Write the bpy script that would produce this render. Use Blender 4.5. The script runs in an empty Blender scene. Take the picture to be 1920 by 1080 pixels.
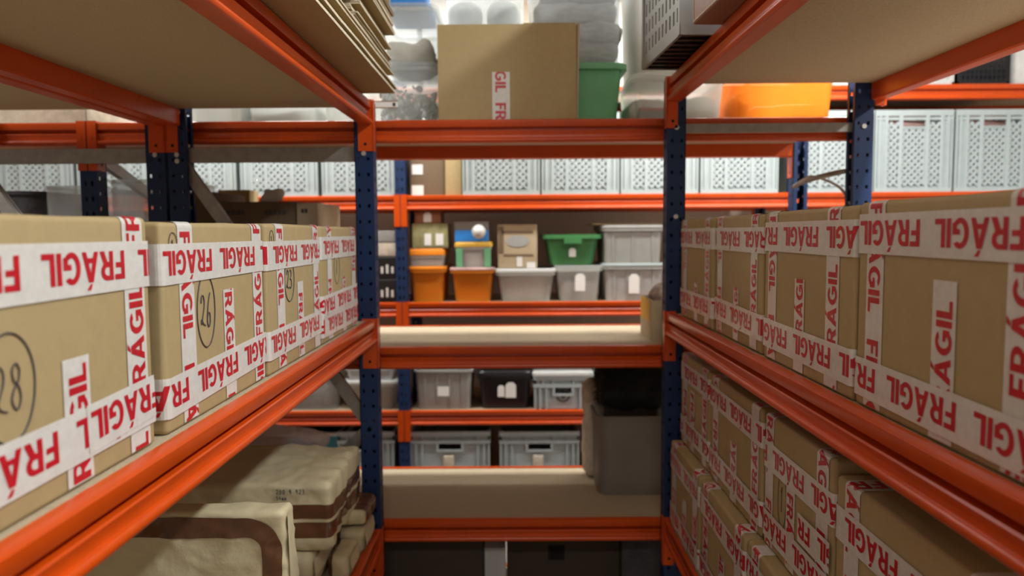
import bpy, bmesh, math, random
from mathutils import Vector, Matrix, noise
from mathutils.geometry import tessellate_polygon

# ------------------------------------------------------------------ camera, light, exposure
S = bpy.context.scene
COL = S.collection
F_PX, CAM = 1400.0, Vector((0, 0, 1.5))
PITCH, ROLL, YAW = math.radians(-4.3), math.radians(0.4), math.radians(0.2)
_f = Vector((-math.sin(YAW) * math.cos(PITCH), math.cos(YAW) * math.cos(PITCH), math.sin(PITCH)))
_r0 = Vector((math.cos(YAW), math.sin(YAW), 0)); _u0 = _r0.cross(_f)
_r = _r0 * math.cos(ROLL) - _u0 * math.sin(ROLL); _u = _r.cross(_f)
cd = bpy.data.cameras.new('camera'); cam = bpy.data.objects.new('camera', cd); COL.objects.link(cam)
cam.matrix_world = Matrix(((_r.x, _u.x, -_f.x, CAM.x), (_r.y, _u.y, -_f.y, CAM.y), (_r.z, _u.z, -_f.z, CAM.z), (0, 0, 0, 1)))
cd.sensor_width = 36; cd.lens = 36 * F_PX / 1920; cd.clip_start = 0.02
cd.dof.use_dof = True; cd.dof.focus_distance = 1.35; cd.dof.aperture_fstop = 3.2
S.camera = cam
S.view_settings.view_transform = 'Standard'; S.view_settings.look = 'None'
S.view_settings.gamma = 1.0; S.view_settings.exposure = 0.22
w = bpy.data.worlds.new('world'); S.world = w; w.use_nodes = True
w.node_tree.nodes['Background'].inputs[0].default_value = (0.9, 0.95, 1, 1)
w.node_tree.nodes['Background'].inputs[1].default_value = 0.0

def at(px, py, Y):
    "photo pixel -> point on the plane y = Y (used to measure the place)"
    d = _f + _r * ((px - 960) / F_PX) - _u * ((py - 540) / F_PX)
    return CAM + d * (Y / d.y)

# ------------------------------------------------------------------ materials
M = {}
def mat(name, rgb, rough=0.5, metal=0.0, spec=0.5, noise_scale=0, noise_amt=0.0, bump=0.0, bump_scale=60, coat=0.0, rough_var=0.0, alpha=1.0, trans=0.0, stretch=None, glow=0.0):
    m = bpy.data.materials.new(name); m.use_nodes = True
    nt = m.node_tree; b = nt.nodes['Principled BSDF']
    b.inputs['Base Color'].default_value = (*rgb, 1); b.inputs['Roughness'].default_value = rough
    b.inputs['Metallic'].default_value = metal; b.inputs['Specular IOR Level'].default_value = spec
    b.inputs['Coat Weight'].default_value = coat; b.inputs['Coat Roughness'].default_value = 0.15
    if noise_scale or bump or rough_var:
        tc = nt.nodes.new('ShaderNodeTexCoord'); mp = nt.nodes.new('ShaderNodeMapping')
        nt.links.new(tc.outputs['Object'], mp.inputs[0])
        if stretch: mp.inputs['Scale'].default_value = stretch
    if noise_scale:
        n = nt.nodes.new('ShaderNodeTexNoise'); n.inputs['Scale'].default_value = noise_scale; n.inputs['Detail'].default_value = 6
        n.inputs['Roughness'].default_value = 0.7
        nt.links.new(mp.outputs[0], n.inputs['Vector'])
        r = nt.nodes.new('ShaderNodeMapRange'); r.inputs[1].default_value = 0.25; r.inputs[2].default_value = 0.75
        r.inputs[3].default_value = 1 - noise_amt; r.inputs[4].default_value = 1 + noise_amt
        nt.links.new(n.outputs[0], r.inputs[0])
        mx = nt.nodes.new('ShaderNodeVectorMath'); mx.operation = 'SCALE'; mx.inputs[0].default_value = rgb
        nt.links.new(r.outputs[0], mx.inputs['Scale']); nt.links.new(mx.outputs[0], b.inputs['Base Color'])
    if bump:
        n2 = nt.nodes.new('ShaderNodeTexNoise'); n2.inputs['Scale'].default_value = bump_scale; n2.inputs['Detail'].default_value = 4
        nt.links.new(mp.outputs[0], n2.inputs['Vector'])
        bp = nt.nodes.new('ShaderNodeBump'); bp.inputs['Strength'].default_value = bump; bp.inputs['Distance'].default_value = 0.01
        nt.links.new(n2.outputs[0], bp.inputs['Height']); nt.links.new(bp.outputs[0], b.inputs['Normal'])
    if glow:  # light passing through thin plastic
        tl = nt.nodes.new('ShaderNodeBsdfTranslucent'); tl.inputs[0].default_value = (*rgb, 1)
        mg = nt.nodes.new('ShaderNodeMixShader'); mg.inputs[0].default_value = glow
        nt.links.new(b.outputs[0], mg.inputs[1]); nt.links.new(tl.outputs[0], mg.inputs[2])
        nt.links.new(mg.outputs[0], nt.nodes['Material Output'].inputs[0]); b = mg
    if alpha < 1:
        tr = nt.nodes.new('ShaderNodeBsdfTransparent'); mxs = nt.nodes.new('ShaderNodeMixShader')
        mxs.inputs[0].default_value = alpha
        tr.inputs[0].default_value = (*[min(1, c * 0.3 + 0.7) for c in rgb], 1) if trans == 0 else (*rgb, 1)
        nt.links.new(tr.outputs[0], mxs.inputs[1]); nt.links.new(b.outputs[0], mxs.inputs[2])
        nt.links.new(mxs.outputs[0], nt.nodes['Material Output'].inputs[0])
    M[name] = m
    return m
mat('orange', (0.58, 0.066, 0.003), 0.28, spec=0.5, noise_scale=9, noise_amt=0.12, bump=0.03, bump_scale=25)
mat('blue', (0.0075, 0.025, 0.085), 0.5, spec=0.35, noise_scale=12, noise_amt=0.15)
mat('galv', (0.33, 0.31, 0.29), 0.42, metal=0.75, noise_scale=30, noise_amt=0.2)
mat('board', (0.46, 0.37, 0.245), 0.75, noise_scale=220, noise_amt=0.22, bump=0.05, bump_scale=300)
mat('card', (0.40, 0.295, 0.140), 0.72, noise_scale=40, noise_amt=0.07, bump=0.03, bump_scale=150)
mat('card_pale', (0.47, 0.375, 0.24), 0.75, noise_scale=40, noise_amt=0.1)
mat('card_edge', (0.55, 0.47, 0.33), 0.8, noise_scale=90, noise_amt=0.25, bump=0.3, bump_scale=220)
mat('card_shaded', (0.055, 0.038, 0.024), 0.8, noise_scale=30, noise_amt=0.1)  # dark card, with the gloom under the low shelf put into its colour
mat('card_red', (0.26, 0.10, 0.045), 0.55, noise_scale=30, noise_amt=0.1)
mat('card_dark', (0.16, 0.105, 0.06), 0.8, noise_scale=30, noise_amt=0.1)
mat('tape', (0.76, 0.73, 0.67), 0.26, alpha=0.86, noise_scale=70, noise_amt=0.10, bump=0.12, bump_scale=45)
mat('tape_red', (0.50, 0.012, 0.022), 0.3, noise_scale=60, noise_amt=0.2, bump=0.12, bump_scale=45)
mat('pen', (0.06, 0.055, 0.06), 0.6)
mat('kraft', (0.58, 0.49, 0.30), 0.55, noise_scale=14, noise_amt=0.10, bump=0.45, bump_scale=22)
mat('brown_tape', (0.125, 0.052, 0.022), 0.2, noise_scale=25, noise_amt=0.2, bump=0.12, bump_scale=30)
mat('grey_crate', (0.37, 0.42, 0.42), 0.45, noise_scale=20, noise_amt=0.08)
mat('grey_tub', (0.36, 0.36, 0.345), 0.5, noise_scale=20, noise_amt=0.08)
mat('mid_grey', (0.30, 0.295, 0.275), 0.5, noise_scale=20, noise_amt=0.08)
mat('black_plastic', (0.012, 0.012, 0.014), 0.35)
mat('white_plastic', (0.78, 0.79, 0.77), 0.4, glow=0.35)
mat('green_plastic', (0.28, 0.66, 0.38), 0.36, noise_scale=12, noise_amt=0.08, glow=0.4)
mat('green_dark', (0.05, 0.20, 0.065), 0.42, noise_scale=12, noise_amt=0.08)
mat('teal', (0.03, 0.19, 0.26), 0.45)
mat('blue_lid', (0.03, 0.22, 0.62), 0.4)
mat('yellow', (0.72, 0.42, 0.06), 0.45)
mat('orange_plastic', (0.80, 0.24, 0.012), 0.4)
mat('orange_clear', (0.95, 0.40, 0.04), 0.3, alpha=0.62, glow=0.4)
mat('clear', (0.86, 0.89, 0.89), 0.18, alpha=0.26, glow=0.5)
mat('clear_frost', (0.90, 0.92, 0.90), 0.3, alpha=0.42, glow=0.5)
mat('bag', (0.75, 0.68, 0.68), 0.2, alpha=0.45, glow=0.4, bump=0.6, bump_scale=30)
mat('grey_bin', (0.20, 0.175, 0.145), 0.45, noise_scale=8, noise_amt=0.12)
mat('cloth_cream', (0.58, 0.50, 0.40), 0.9, noise_scale=20, noise_amt=0.25, bump=0.6, bump_scale=25)
mat('cloth_white', (0.68, 0.68, 0.66), 0.9, noise_scale=12, noise_amt=0.2, bump=0.6, bump_scale=20)
mat('cloth_grey', (0.22, 0.21, 0.195), 0.9, noise_scale=25, noise_amt=0.45, bump=0.7, bump_scale=30, stretch=(1, 1, 2.5))
mat('cloth_dark', (0.06, 0.055, 0.06), 0.9, noise_scale=25, noise_amt=0.4, bump=0.5)
mat('cloth_pink', (0.55, 0.36, 0.33), 0.85, noise_scale=9, noise_amt=0.35, bump=0.5)
mat('silver', (0.72, 0.70, 0.66), 0.22, metal=0.9, noise_scale=30, noise_amt=0.3)
mat('glass_bits', (0.62, 0.61, 0.58), 0.15, noise_scale=40, noise_amt=0.35)
mat('mottled', (0.40, 0.33, 0.29), 0.8, noise_scale=45, noise_amt=0.7, bump=0.6, bump_scale=60)
mat('olive', (0.30, 0.28, 0.13), 0.5, noise_scale=30, noise_amt=0.4)
mat('fur', (0.006, 0.005, 0.005), 0.85)
mat('rivet', (0.62, 0.60, 0.56), 0.35, metal=0.7)
mat('hole', (0.004, 0.004, 0.005), 0.9)
mat('paper', (0.78, 0.76, 0.72), 0.8)
mat('paper_amber', (0.85, 0.42, 0.05), 0.7, noise_scale=30, noise_amt=0.25)
mat('floor', (0.42, 0.395, 0.35), 0.6, noise_scale=6, noise_amt=0.2)
mat('wall_paint', (0.62, 0.49, 0.41), 0.85, noise_scale=4, noise_amt=0.08)
mat('wall_light', (0.35, 0.33, 0.30), 0.85, noise_scale=3, noise_amt=0.05)
mat('ceiling_paint', (0.75, 0.74, 0.71), 0.9)
mat('cable_white', (0.62, 0.60, 0.57), 0.5)
mat('emit_tube', (1, 1, 1))
_nt = M['emit_tube'].node_tree; _b = _nt.nodes['Principled BSDF']
_b.inputs['Emission Color'].default_value = (1, 0.95, 0.88, 1); _b.inputs['Emission Strength'].default_value = 4

# ------------------------------------------------------------------ mesh builder and object helpers
class MB:
    def __init__(s): s.v = []; s.f = []; s.m = []; s.mi = 0
    def add(s, vs, fs, mi=None):
        o = len(s.v); s.v += [tuple(v) for v in vs]
        s.f += [tuple(i + o for i in f) for f in fs]; s.m += [s.mi if mi is None else mi] * len(fs)
    def box(s, x0, x1, y0, y1, z0, z1, mi=None):
        s.add([(x0, y0, z0), (x1, y0, z0), (x1, y1, z0), (x0, y1, z0), (x0, y0, z1), (x1, y0, z1), (x1, y1, z1), (x0, y1, z1)],
              [(3, 2, 1, 0), (4, 5, 6, 7), (0, 1, 5, 4), (1, 2, 6, 5), (2, 3, 7, 6), (3, 0, 4, 7)], mi)
    def loft(s, loops, cap0=True, cap1=True, mi=None):
        n = len(loops[0]); vs = [p for l in loops for p in l]; fs = []
        for k in range(len(loops) - 1):
            for i in range(n):
                j = (i + 1) % n; fs.append((k * n + i, k * n + j, (k + 1) * n + j, (k + 1) * n + i))
        if cap0: fs.append(tuple(reversed(range(n))))
        if cap1: fs.append(tuple(range((len(loops) - 1) * n, len(loops) * n)))
        s.add(vs, fs, mi)
    def bar(s, a, b, wv, hv, mi=None):
        "bar from a to b, half-extent vectors wv, hv"
        a, b, wv, hv = map(Vector, (a, b, wv, hv))
        s.loft([[p - wv - hv, p + wv - hv, p + wv + hv, p - wv + hv] for p in (a, b)], mi=mi)
    def tube(s, pts, r, n=6, mi=None):
        pts = [Vector(p) for p in pts]; loops = []; up = None
        for i, p in enumerate(pts):
            d = (pts[min(i + 1, len(pts) - 1)] - pts[max(i - 1, 0)]).normalized()
            if up is None: up = Vector((0, 0, 1)) if abs(d.z) < 0.9 else Vector((1, 0, 0))
            a = d.cross(up)
            if a.length < 1e-5: a = d.orthogonal()
            a.normalize(); b = a.cross(d); up = b
            loops.append([p + a * math.cos(t) * r + b * math.sin(t) * r for t in [2 * math.pi * k / n for k in range(n)]])
        s.loft(loops, mi=mi)
    def lathe(s, prof, n=20, c=(0, 0), mi=None):
        s.loft([[(c[0] + r * math.cos(t), c[1] + r * math.sin(t), z) for t in [2 * math.pi * k / n for k in range(n)]] for r, z in prof], mi=mi)
    def rgrid(s, x0, x1, y0, y1, z0, z1, r, step, disp=None, mi=None, keep=None, off=0.0, matf=None):
        "rounded box on a grid; disp(p, n) moves a point; keep(p) selects faces; off lifts the surface"
        def ticks(a, b):
            L = b - a; rr = min(r, L * 0.49); k = max(1, int(round((L - 2 * rr) / step)))
            return [0, rr * 0.35, rr * 0.7] + [rr + (L - 2 * rr) * i / k for i in range(k + 1)] + [L - rr * 0.7, L - rr * 0.35, L]
        lo = Vector((x0, y0, z0)); hi = Vector((x1, y1, z1)); T = [ticks(lo[i], hi[i]) for i in range(3)]
        cache = {}; vs = []
        def vert(p):
            key = (round(p.x, 5), round(p.y, 5), round(p.z, 5))
            if key in cache: return cache[key]
            q = Vector([min(max(p[i], lo[i] + min(r, (hi[i] - lo[i]) * .49)), hi[i] - min(r, (hi[i] - lo[i]) * .49)) for i in range(3)])
            n = (p - q); n.normalize()
            o = q + n * r
            if disp: o = disp(o, n)
            o = o + n * off
            cache[key] = len(vs); vs.append(o); return cache[key]
        fs = []; ms = []
        for ax in range(3):
            a, b = (ax + 1) % 3, (ax + 2) % 3
            for side in (0, 1):
                for i in range(len(T[a]) - 1):
                    for j in range(len(T[b]) - 1):
                        cs = []
                        for ii, jj in ((i, j), (i + 1, j), (i + 1, j + 1), (i, j + 1)):
                            p = Vector((0, 0, 0)); p[ax] = lo[ax] if side == 0 else hi[ax]
                            p[a] = lo[a] + T[a][ii]; p[b] = lo[b] + T[b][jj]; cs.append(p)
                        c = (cs[0] + cs[1] + cs[2] + cs[3]) / 4; nn = Vector((0, 0, 0)); nn[ax] = 1 if side else -1
                        if keep and not keep(c, nn): continue
                        f = [vert(p) for p in cs]
                        if side == 0: f.reverse()
                        fs.append(tuple(f))
        s.add(vs, fs, mi)
    def xf(s, mtx):
        s.v = [tuple(mtx @ Vector(v)) for v in s.v]; return s
    def mesh(s, name, mats, smooth=None):
        me = bpy.data.meshes.new(name); me.from_pydata(s.v, [], s.f)
        for m in (mats if isinstance(mats, (list, tuple)) else [mats]): me.materials.append(M[m])
        me.polygons.foreach_set('material_index', s.m)
        if smooth:
            me.polygons.foreach_set('use_smooth', [True] * len(s.f)); me.set_sharp_from_angle(angle=math.radians(smooth))
        me.update(); return me
    def build(s, name, mats, parent=None, smooth=35, label=None):
        o = bpy.data.objects.new(name, s.mesh(name, mats, smooth)); COL.objects.link(o)
        if parent: o.parent = parent
        if label: o['label'] = label
        return o

def thing(name, label, cat, loc=(0, 0, 0), rot=0.0, group=None):
    o = bpy.data.objects.new(name, None); COL.objects.link(o)
    o.location = loc; o.rotation_euler = (0, 0, rot); o.empty_display_size = 0.05
    return tag(o, label, cat, group)
def tag(o, label, cat, group=None, kind=None):
    o['label'] = label; o['category'] = cat
    if group: o['group'] = group
    if kind: o['kind'] = kind
    return o
def put(o, loc, rot=0.0): o.location = loc; o.rotation_euler = (0, 0, rot); return o
def struct(name, mb, m):
    o = mb.build(name, m, smooth=None); o['kind'] = 'structure'; return o
def dup(root, loc, rot, label, group=None):
    r = root.copy(); COL.objects.link(r); r.location = loc; r.rotation_euler = (0, 0, rot); r['label'] = label
    if group: r['group'] = group
    for ch in list(root.children):
        c = ch.copy(); COL.objects.link(c); c.parent = r
        for g in list(ch.children):
            d = g.copy(); COL.objects.link(d); d.parent = c
    return r
def rrect(w, d, r, z, n=4, cx=0, cy=0):
    r = min(r, w * .49, d * .49); out = []
    for qx, qy, a0 in ((1, 1, 0), (-1, 1, 90), (-1, -1, 180), (1, -1, 270)):
        for k in range(n + 1):
            a = math.radians(a0 + 90 * k / n)
            out.append((cx + qx * (w / 2 - r) + r * math.cos(a), cy + qy * (d / 2 - r) + r * math.sin(a), z))
    return out

# ------------------------------------------------------------------ room
def slab(name, m, *a):
    b = MB(); b.box(*a); return struct(name, b, m)
RX0, RX1, RY0, RY1, RH = -4.2, 4.2, -3.0, 4.62, 3.3
slab('floor', 'floor', RX0, RX1, RY0, RY1, -0.1, 0)
slab('ceiling', 'ceiling_paint', RX0, RX1, RY0, RY1, RH, RH + 0.1)
slab('wall_back', 'wall_paint', RX0, RX1, RY1, RY1 + 0.1, 0, RH)
slab('wall_front', 'wall_light', RX0, RX1, RY0 - 0.1, RY0, 0, RH)
slab('wall_left', 'wall_light', RX0 - 0.1, RX0, RY0, RY1, 0, RH)
slab('wall_right', 'wall_light', RX1, RX1 + 0.1, RY0, RY1, 0, RH)

def ceiling_light(x, y, along, L, power, label, drop=0, col=(1, 0.97, 0.93)):
    t = thing('ceiling_light', label, 'light', (x, y, RH - drop), 0 if along == 'x' else math.pi / 2, 'fluorescent ceiling lights')
    b = MB(); b.box(-L / 2 - .04, L / 2 + .04, -.09, .09, -.05, 0); b.build('housing', 'white_plastic', t)
    for s in (-.05, .05):
        b = MB(); b.tube([(-L / 2, s, -.075), (L / 2, s, -.075)], .016, 10); b.build('tube', 'emit_tube', t)
    if drop:
        b = MB()
        for sx in (-L * .4, L * .4): b.tube([(sx, 0, -.01), (sx, 0, drop)], .004, 6)
        b.build('hanging_rod', 'galv', t)
    ld = bpy.data.lights.new('light', 'AREA'); ld.shape = 'RECTANGLE'; ld.size = L; ld.size_y = .16; ld.energy = power; ld.color = col
    lo = bpy.data.objects.new('light', ld); COL.objects.link(lo); lo.parent = t; lo.location = (0, 0, -.10)
WHITE, COOL, REAR = (1, 0.98, 0.94), (0.94, 1, 1.04), (0.99, 1, 0.97)
ceiling_light(1.42, 0.95, 'y', 1.5, 77, 'twin tube ceiling light over the right shelving unit', .04, COOL)
ceiling_light(1.42, -1.4, 'y', 1.5, 22, 'added twin tube light over the right unit behind the viewer', .04, COOL)  # unseen lamp added to brighten the near left cartons
ceiling_light(-1.1, 3.36, 'x', 1.5, 31, 'twin tube ceiling light over the rear aisle, left half', .5, REAR)
ceiling_light(1.0, 3.36, 'x', 1.5, 31, 'twin tube ceiling light over the rear aisle, right half', .5, REAR)
ceiling_light(-1.2, 4.0, 'x', 1.5, 20, 'added twin tube light above the rear rack, left half', .04, REAR)  # added lamp, carries light deeper onto the crosswise middle shelf
ceiling_light(1.2, 4.0, 'x', 1.5, 20, 'added twin tube light above the rear rack, right half', .04, REAR)  # right half of the added pair lighting the crosswise middle shelf
ceiling_light(0.0, -1.7, 'x', 1.2, 32, 'added twin tube fill light crossing the aisle behind the viewer', .04, WHITE)  # added fill for the crosswise beams and the right cartons
ceiling_light(2.6, 0.9, 'y', 1.5, 70, 'twin tube ceiling light beyond the right shelving unit', .3, WHITE)
ceiling_light(-2.7, 1.2, 'y', 1.5, 50, 'twin tube ceiling light beyond the left shelving units', .3, WHITE)

# ------------------------------------------------------------------ shelving
BH = 0.075
def arc(cx, cz, r, a0, a1, n):
    return [(cx + r * math.cos(math.radians(a0 + (a1 - a0) * k / n)), cz + r * math.sin(math.radians(a0 + (a1 - a0) * k / n))) for k in range(n + 1)]
# (outward, z below the top) : upper band, groove, concave web, rolled lower lip, inner ledge for the board
PROFILE = [(-.026, 0), (-.004, 0), (0, -.003), (0, -.0220), (-.002, -.0245), (-.022, -.0250), (-.022, -.0350), (-.0045, -.0365), (-.0025, -.039), (-.005, -.046), (-.0065, -.052), (-.005, -.058)] + \
          arc(-.0045, -.0665, .0085, 60, -90, 8) + [(-.038, -.075), (-.042, -.071), (-.042, -.022), (-.026, -.022)]
PW, PD = 0.056, 0.060
def post_mesh(H):
    b = MB(); t = .0025
    def plate(axis, c, a0, a1, cols, pitch, hh, z0=.06):
        # plate normal to axis at c, from a0 to a1 across, hole columns cols [(lo,hi)]
        def bx(lo, hi, za, zb):
            if axis == 'y': b.box(lo, hi, c, c + t, za, zb)
            else: b.box(c, c + t, lo, hi, za, zb)
        edges = [a0] + [e for col in cols for e in col] + [a1]
        for k in range(0, len(edges), 2): bx(edges[k], edges[k + 1], 0, H)
        for lo, hi in cols:
            z = z0; last = 0
            while z + hh < H - .01:
                bx(lo, hi, last, z); last = z + hh; z += pitch
            bx(lo, hi, last, H)
    plate('y', 0, 0, PW, [(.013, .021), (.035, .043)], .05, .016)
    for c in (0, PW - t): plate('x', c, t, PD, [(.012, .021), (.043, .050)], .05, .011, .08)
    for x in (0, PW - .014): b.box(x, x + .014, PD - t, PD, 0, H)
    b.box(-.003, PW + .003, -.003, PD + .003, 0, .005)
    return b
def rack(label, loc, rot, xs, D, levels, H, ends=(), deep=True, group=None, skip_boards=(), rear=0.0, cw=(.046, .046)):
    "beams run along local x between posts at xs; front at y=0, back at y=D"
    t = thing('shelving_unit', label, 'shelving', loc, rot, group)
    pm = post_mesh(H).mesh('upright', 'blue', None)
    for x in xs:
        for yy in (0, 1):
            o = bpy.data.objects.new('upright', pm); COL.objects.link(o); o.parent = t
            if yy == 0: o.location = (x, 0, 0)
            else: o.location = (x + PW, D, 0); o.rotation_euler = (0, 0, math.pi)
    for k in range(len(xs) - 1):
        a, b_ = xs[k] + PW + .004, xs[k + 1] - .004
        for lv in levels:
            for side in (0, 1):
                b = MB(); pr = PROFILE if side == 0 else [(o, z) for o, z in PROFILE]
                y = (lambda o: -o + .003) if side == 0 else (lambda o: D - .003 + rear + o)
                loops = [[(x, y(o), lv + z) for o, z in pr] for x in (a, b_)]
                if side == 1: loops.reverse()
                b.loft(loops)
                bo = b.build('beam', 'orange', t, 40)
                for e, x in ((0, a), (1, b_)):
                    c = MB(); sx = -1 if e == 0 else 1
                    ya, yb = (.001, .001 + cw[0]) if side == 0 else (D + rear - .001 - cw[1], D + rear - .001)
                    yw = -.0035 if side == 0 else D + rear + .0005
                    x0, x1 = sorted((x, x + sx * .0035)); z0, z1 = lv - (.158 if not (rear and side) else .092), lv + .004
                    c.box(x0, x1, ya, yb, z0, z1)
                    xa, xb = sorted((x, x + sx * .030)); c.box(xa, xb, yw, yw + .003, z0, z1)
                    # locking hole, bolt and the punched tabs
                    xo = x - sx * .0006; yc = (ya + yb) / 2
                    for zz, rr, mi in ((z0 + .022, .005, 1),):
                        xe = x - sx * .0008
                        ring = [(xe, yc + rr * math.cos(q), zz + rr * math.sin(q)) for q in [2 * math.pi * i / 10 for i in range(10)]]
                        c.add(ring, [tuple(range(10)) if sx < 0 else tuple(reversed(range(10)))], mi)
                    for zz in (z0 + .05, z0 + .10):
                        yb2 = yw - .0006 if side == 0 else yw + .0036
                        c.box(min(x + sx * .012, x + sx * .018), max(x + sx * .012, x + sx * .018), yb2 - .0005, yb2 + .0005, zz, zz + .012, 0)
                    c.build('beam_connector', ['orange', 'hole', 'rivet'], bo, None)
            if (k, lv) in skip_boards: continue
            n = 1; step = (b_ - a) / n
            b = MB()
            for i in range(n): b.box(a + i * step + .001, a + (i + 1) * step - .001, .0265, D + rear - .0265, lv - .0215, lv - .003)
            b.build('shelf_board', 'board', t, None)
    for (x, zs) in ends:
        for kind, z0, z1 in zs:
            b = MB()
            if kind == 'h' and z1: b.bar((x, .04, z0), (x, D - .04, z0), (.011, 0, 0), (0, 0, z1 / 2))
            elif kind == 'd':
                p, q = Vector((x, .03, z0)), Vector((x, D - .03, z1)); d = (q - p).normalized(); nrm = Vector((0, -d.z, d.y))
                b.bar(p, q, (.011, 0, 0), nrm * .019)
                b.bar(p + Vector((-.012, 0, 0)) + nrm * .019, q + Vector((-.012, 0, 0)) + nrm * .019, (.004, 0, 0), nrm * .002)
            if b.v: b.build('brace', 'galv', t, None)
            for yy, zz in ((.030, z0), (D - .030, z0 if kind == 'h' else z1)):
                for sx in (-1, 1):
                    r = MB(); r.tube([(x + sx * (PW / 2 - .002), yy, zz), (x + sx * (PW / 2 + .004), yy, zz)], .0075, 10); r.build('bolt', 'rivet', t, 40)
    return t
XL, XR, YP = -0.447, 0.487, 2.40     # aisle faces of the side racks, near face of the far posts
LL, LR, LC = [.52, 1.219, 1.917], [.555, 1.237, 1.982], [.10, .52, 1.117, 1.868]
NB = 2.62
zig = lambda x, hz: (x, [('h', hz, .046), ('d', .86, hz - .02), ('d', .86, .30), ('h', .25, .03)])
rack('orange and blue shelving unit left of the aisle with numbered cartons', (XL, YP + PW - NB - PW, 0), math.pi / 2, [0, NB], .655, [.12] + LL, 1.916, [zig(NB + PW / 2, 1.752)], cw=(.046, .034))
rack('orange and blue shelving unit back to back with the left unit', (-1.777, YP + PW, 0), -math.pi / 2, [0, NB], .665, [.12] + LL, 1.916,
     [(PW / 2, [('h', 1.752, .046), ('d', 1.74, .86), ('d', .30, .86)])], cw=(.046, .046))
rack('orange and blue shelving unit right of the aisle full of taped cartons', (XR, YP + PW, 0), -math.pi / 2, [0, NB], .653, [.12] + LR, 1.981,
     [(PW / 2, [('h', 1.826, .028), ('h', 1.545, .0), ('h', .3, .03)])], rear=.034, cw=(.032, .030))
rack('low-lit orange shelving unit running crosswise at the end of the aisle', (-3.50, 2.475, 0), 0, [0, 2.072, 4.62], .60, LC, 1.872,
     [(2.072 + PW / 2, [('d', 1.77, 1.60), ('d', 1.02, 1.5)])])
rack('bright orange shelving unit along the back wall full of crates', (-.604 - 2.55, 3.80, 0), 0, [0, 2.55, 4.55, 6.60], .60, [.08, .578, 1.142, 1.688, 2.222], 2.26)

# ------------------------------------------------------------------ taped cartons
def ell(cx, cy, rx, ry, a0, a1, n): return [(cx + rx * math.cos(math.radians(a0 + (a1 - a0) * k / n)), cy + ry * math.sin(math.radians(a0 + (a1 - a0) * k / n))) for k in range(n + 1)]
G = {}
G['F'] = (.56, [[(0, 0), (.21, 0), (.21, .4), (.5, .4), (.5, .585), (.21, .585), (.21, .81), (.56, .81), (.56, 1), (0, 1)]])
G['L'] = (.54, [[(0, 0), (.54, 0), (.54, .19), (.21, .19), (.21, 1), (0, 1)]])
G['I'] = (.21, [[(0, 0), (.21, 0), (.21, 1), (0, 1)]])
G['R'] = (.70, [[(0, 0), (.21, 0), (.21, .37), (.30, .37), (.46, 0), (.71, 0), (.52, .42)] + ell(.35, .695, .31, .305, -50, 90, 8) + [(0, 1)],
                [(.21, .55)] + ell(.33, .69, .13, .14, -90, 90, 6) + [(.21, .83)]])
G['A'] = (.80, [[(0, 0), (.21, 0), (.27, .2), (.53, .2), (.59, 0), (.8, 0), (.52, 1), (.28, 1)], [(.32, .37), (.48, .37), (.40, .70)]])
G['ac'] = (0, [[(.33, 1.05), (.44, 1.05), (.62, 1.25), (.42, 1.25)]])
G['G'] = (.78, [ell(.41, .5, .41, .52, 42, 318, 18) + [(.78, .14), (.78, .55), (.42, .55), (.42, .37), (.57, .37), (.57, .24)] + ell(.41, .5, .20, .33, 305, 55, 14)])
TRI = {}
for k, (wd, polys) in G.items():
    vv = [Vector((p[0], p[1], 0)) for poly in polys for p in poly]
    TRI[k] = [[(vv[i].x, vv[i].y) for i in t] for t in tessellate_polygon([[Vector((p[0], p[1], 0)) for p in poly] for poly in polys])]
WORD = []; x = 0
for ch in 'FRAGIL':
    for t in TRI[ch]: WORD.append([(x + p[0], p[1]) for p in t])
    if ch == 'A': WORD += [[(x + p[0], p[1]) for p in t] for t in TRI['ac']]
    x += G[ch][0] + .075
WORD_W = x - .075
CAP, TW, WPITCH, XS = .0350, .056, .198, 1.18
def clip(poly, lo, hi):
    for bound, sg in ((lo, 1), (hi, -1)):
        out = []
        for i in range(len(poly)):
            a, b = poly[i], poly[(i + 1) % len(poly)]
            da, db = sg * (a[0] - bound), sg * (b[0] - bound)
            if da >= 0: out.append(a)
            if (da >= 0) != (db >= 0):
                t = da / (da - db); out.append((bound, a[1] + (b[1] - a[1]) * t))
        poly = out
        if len(poly) < 3: return None
    return poly
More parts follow.
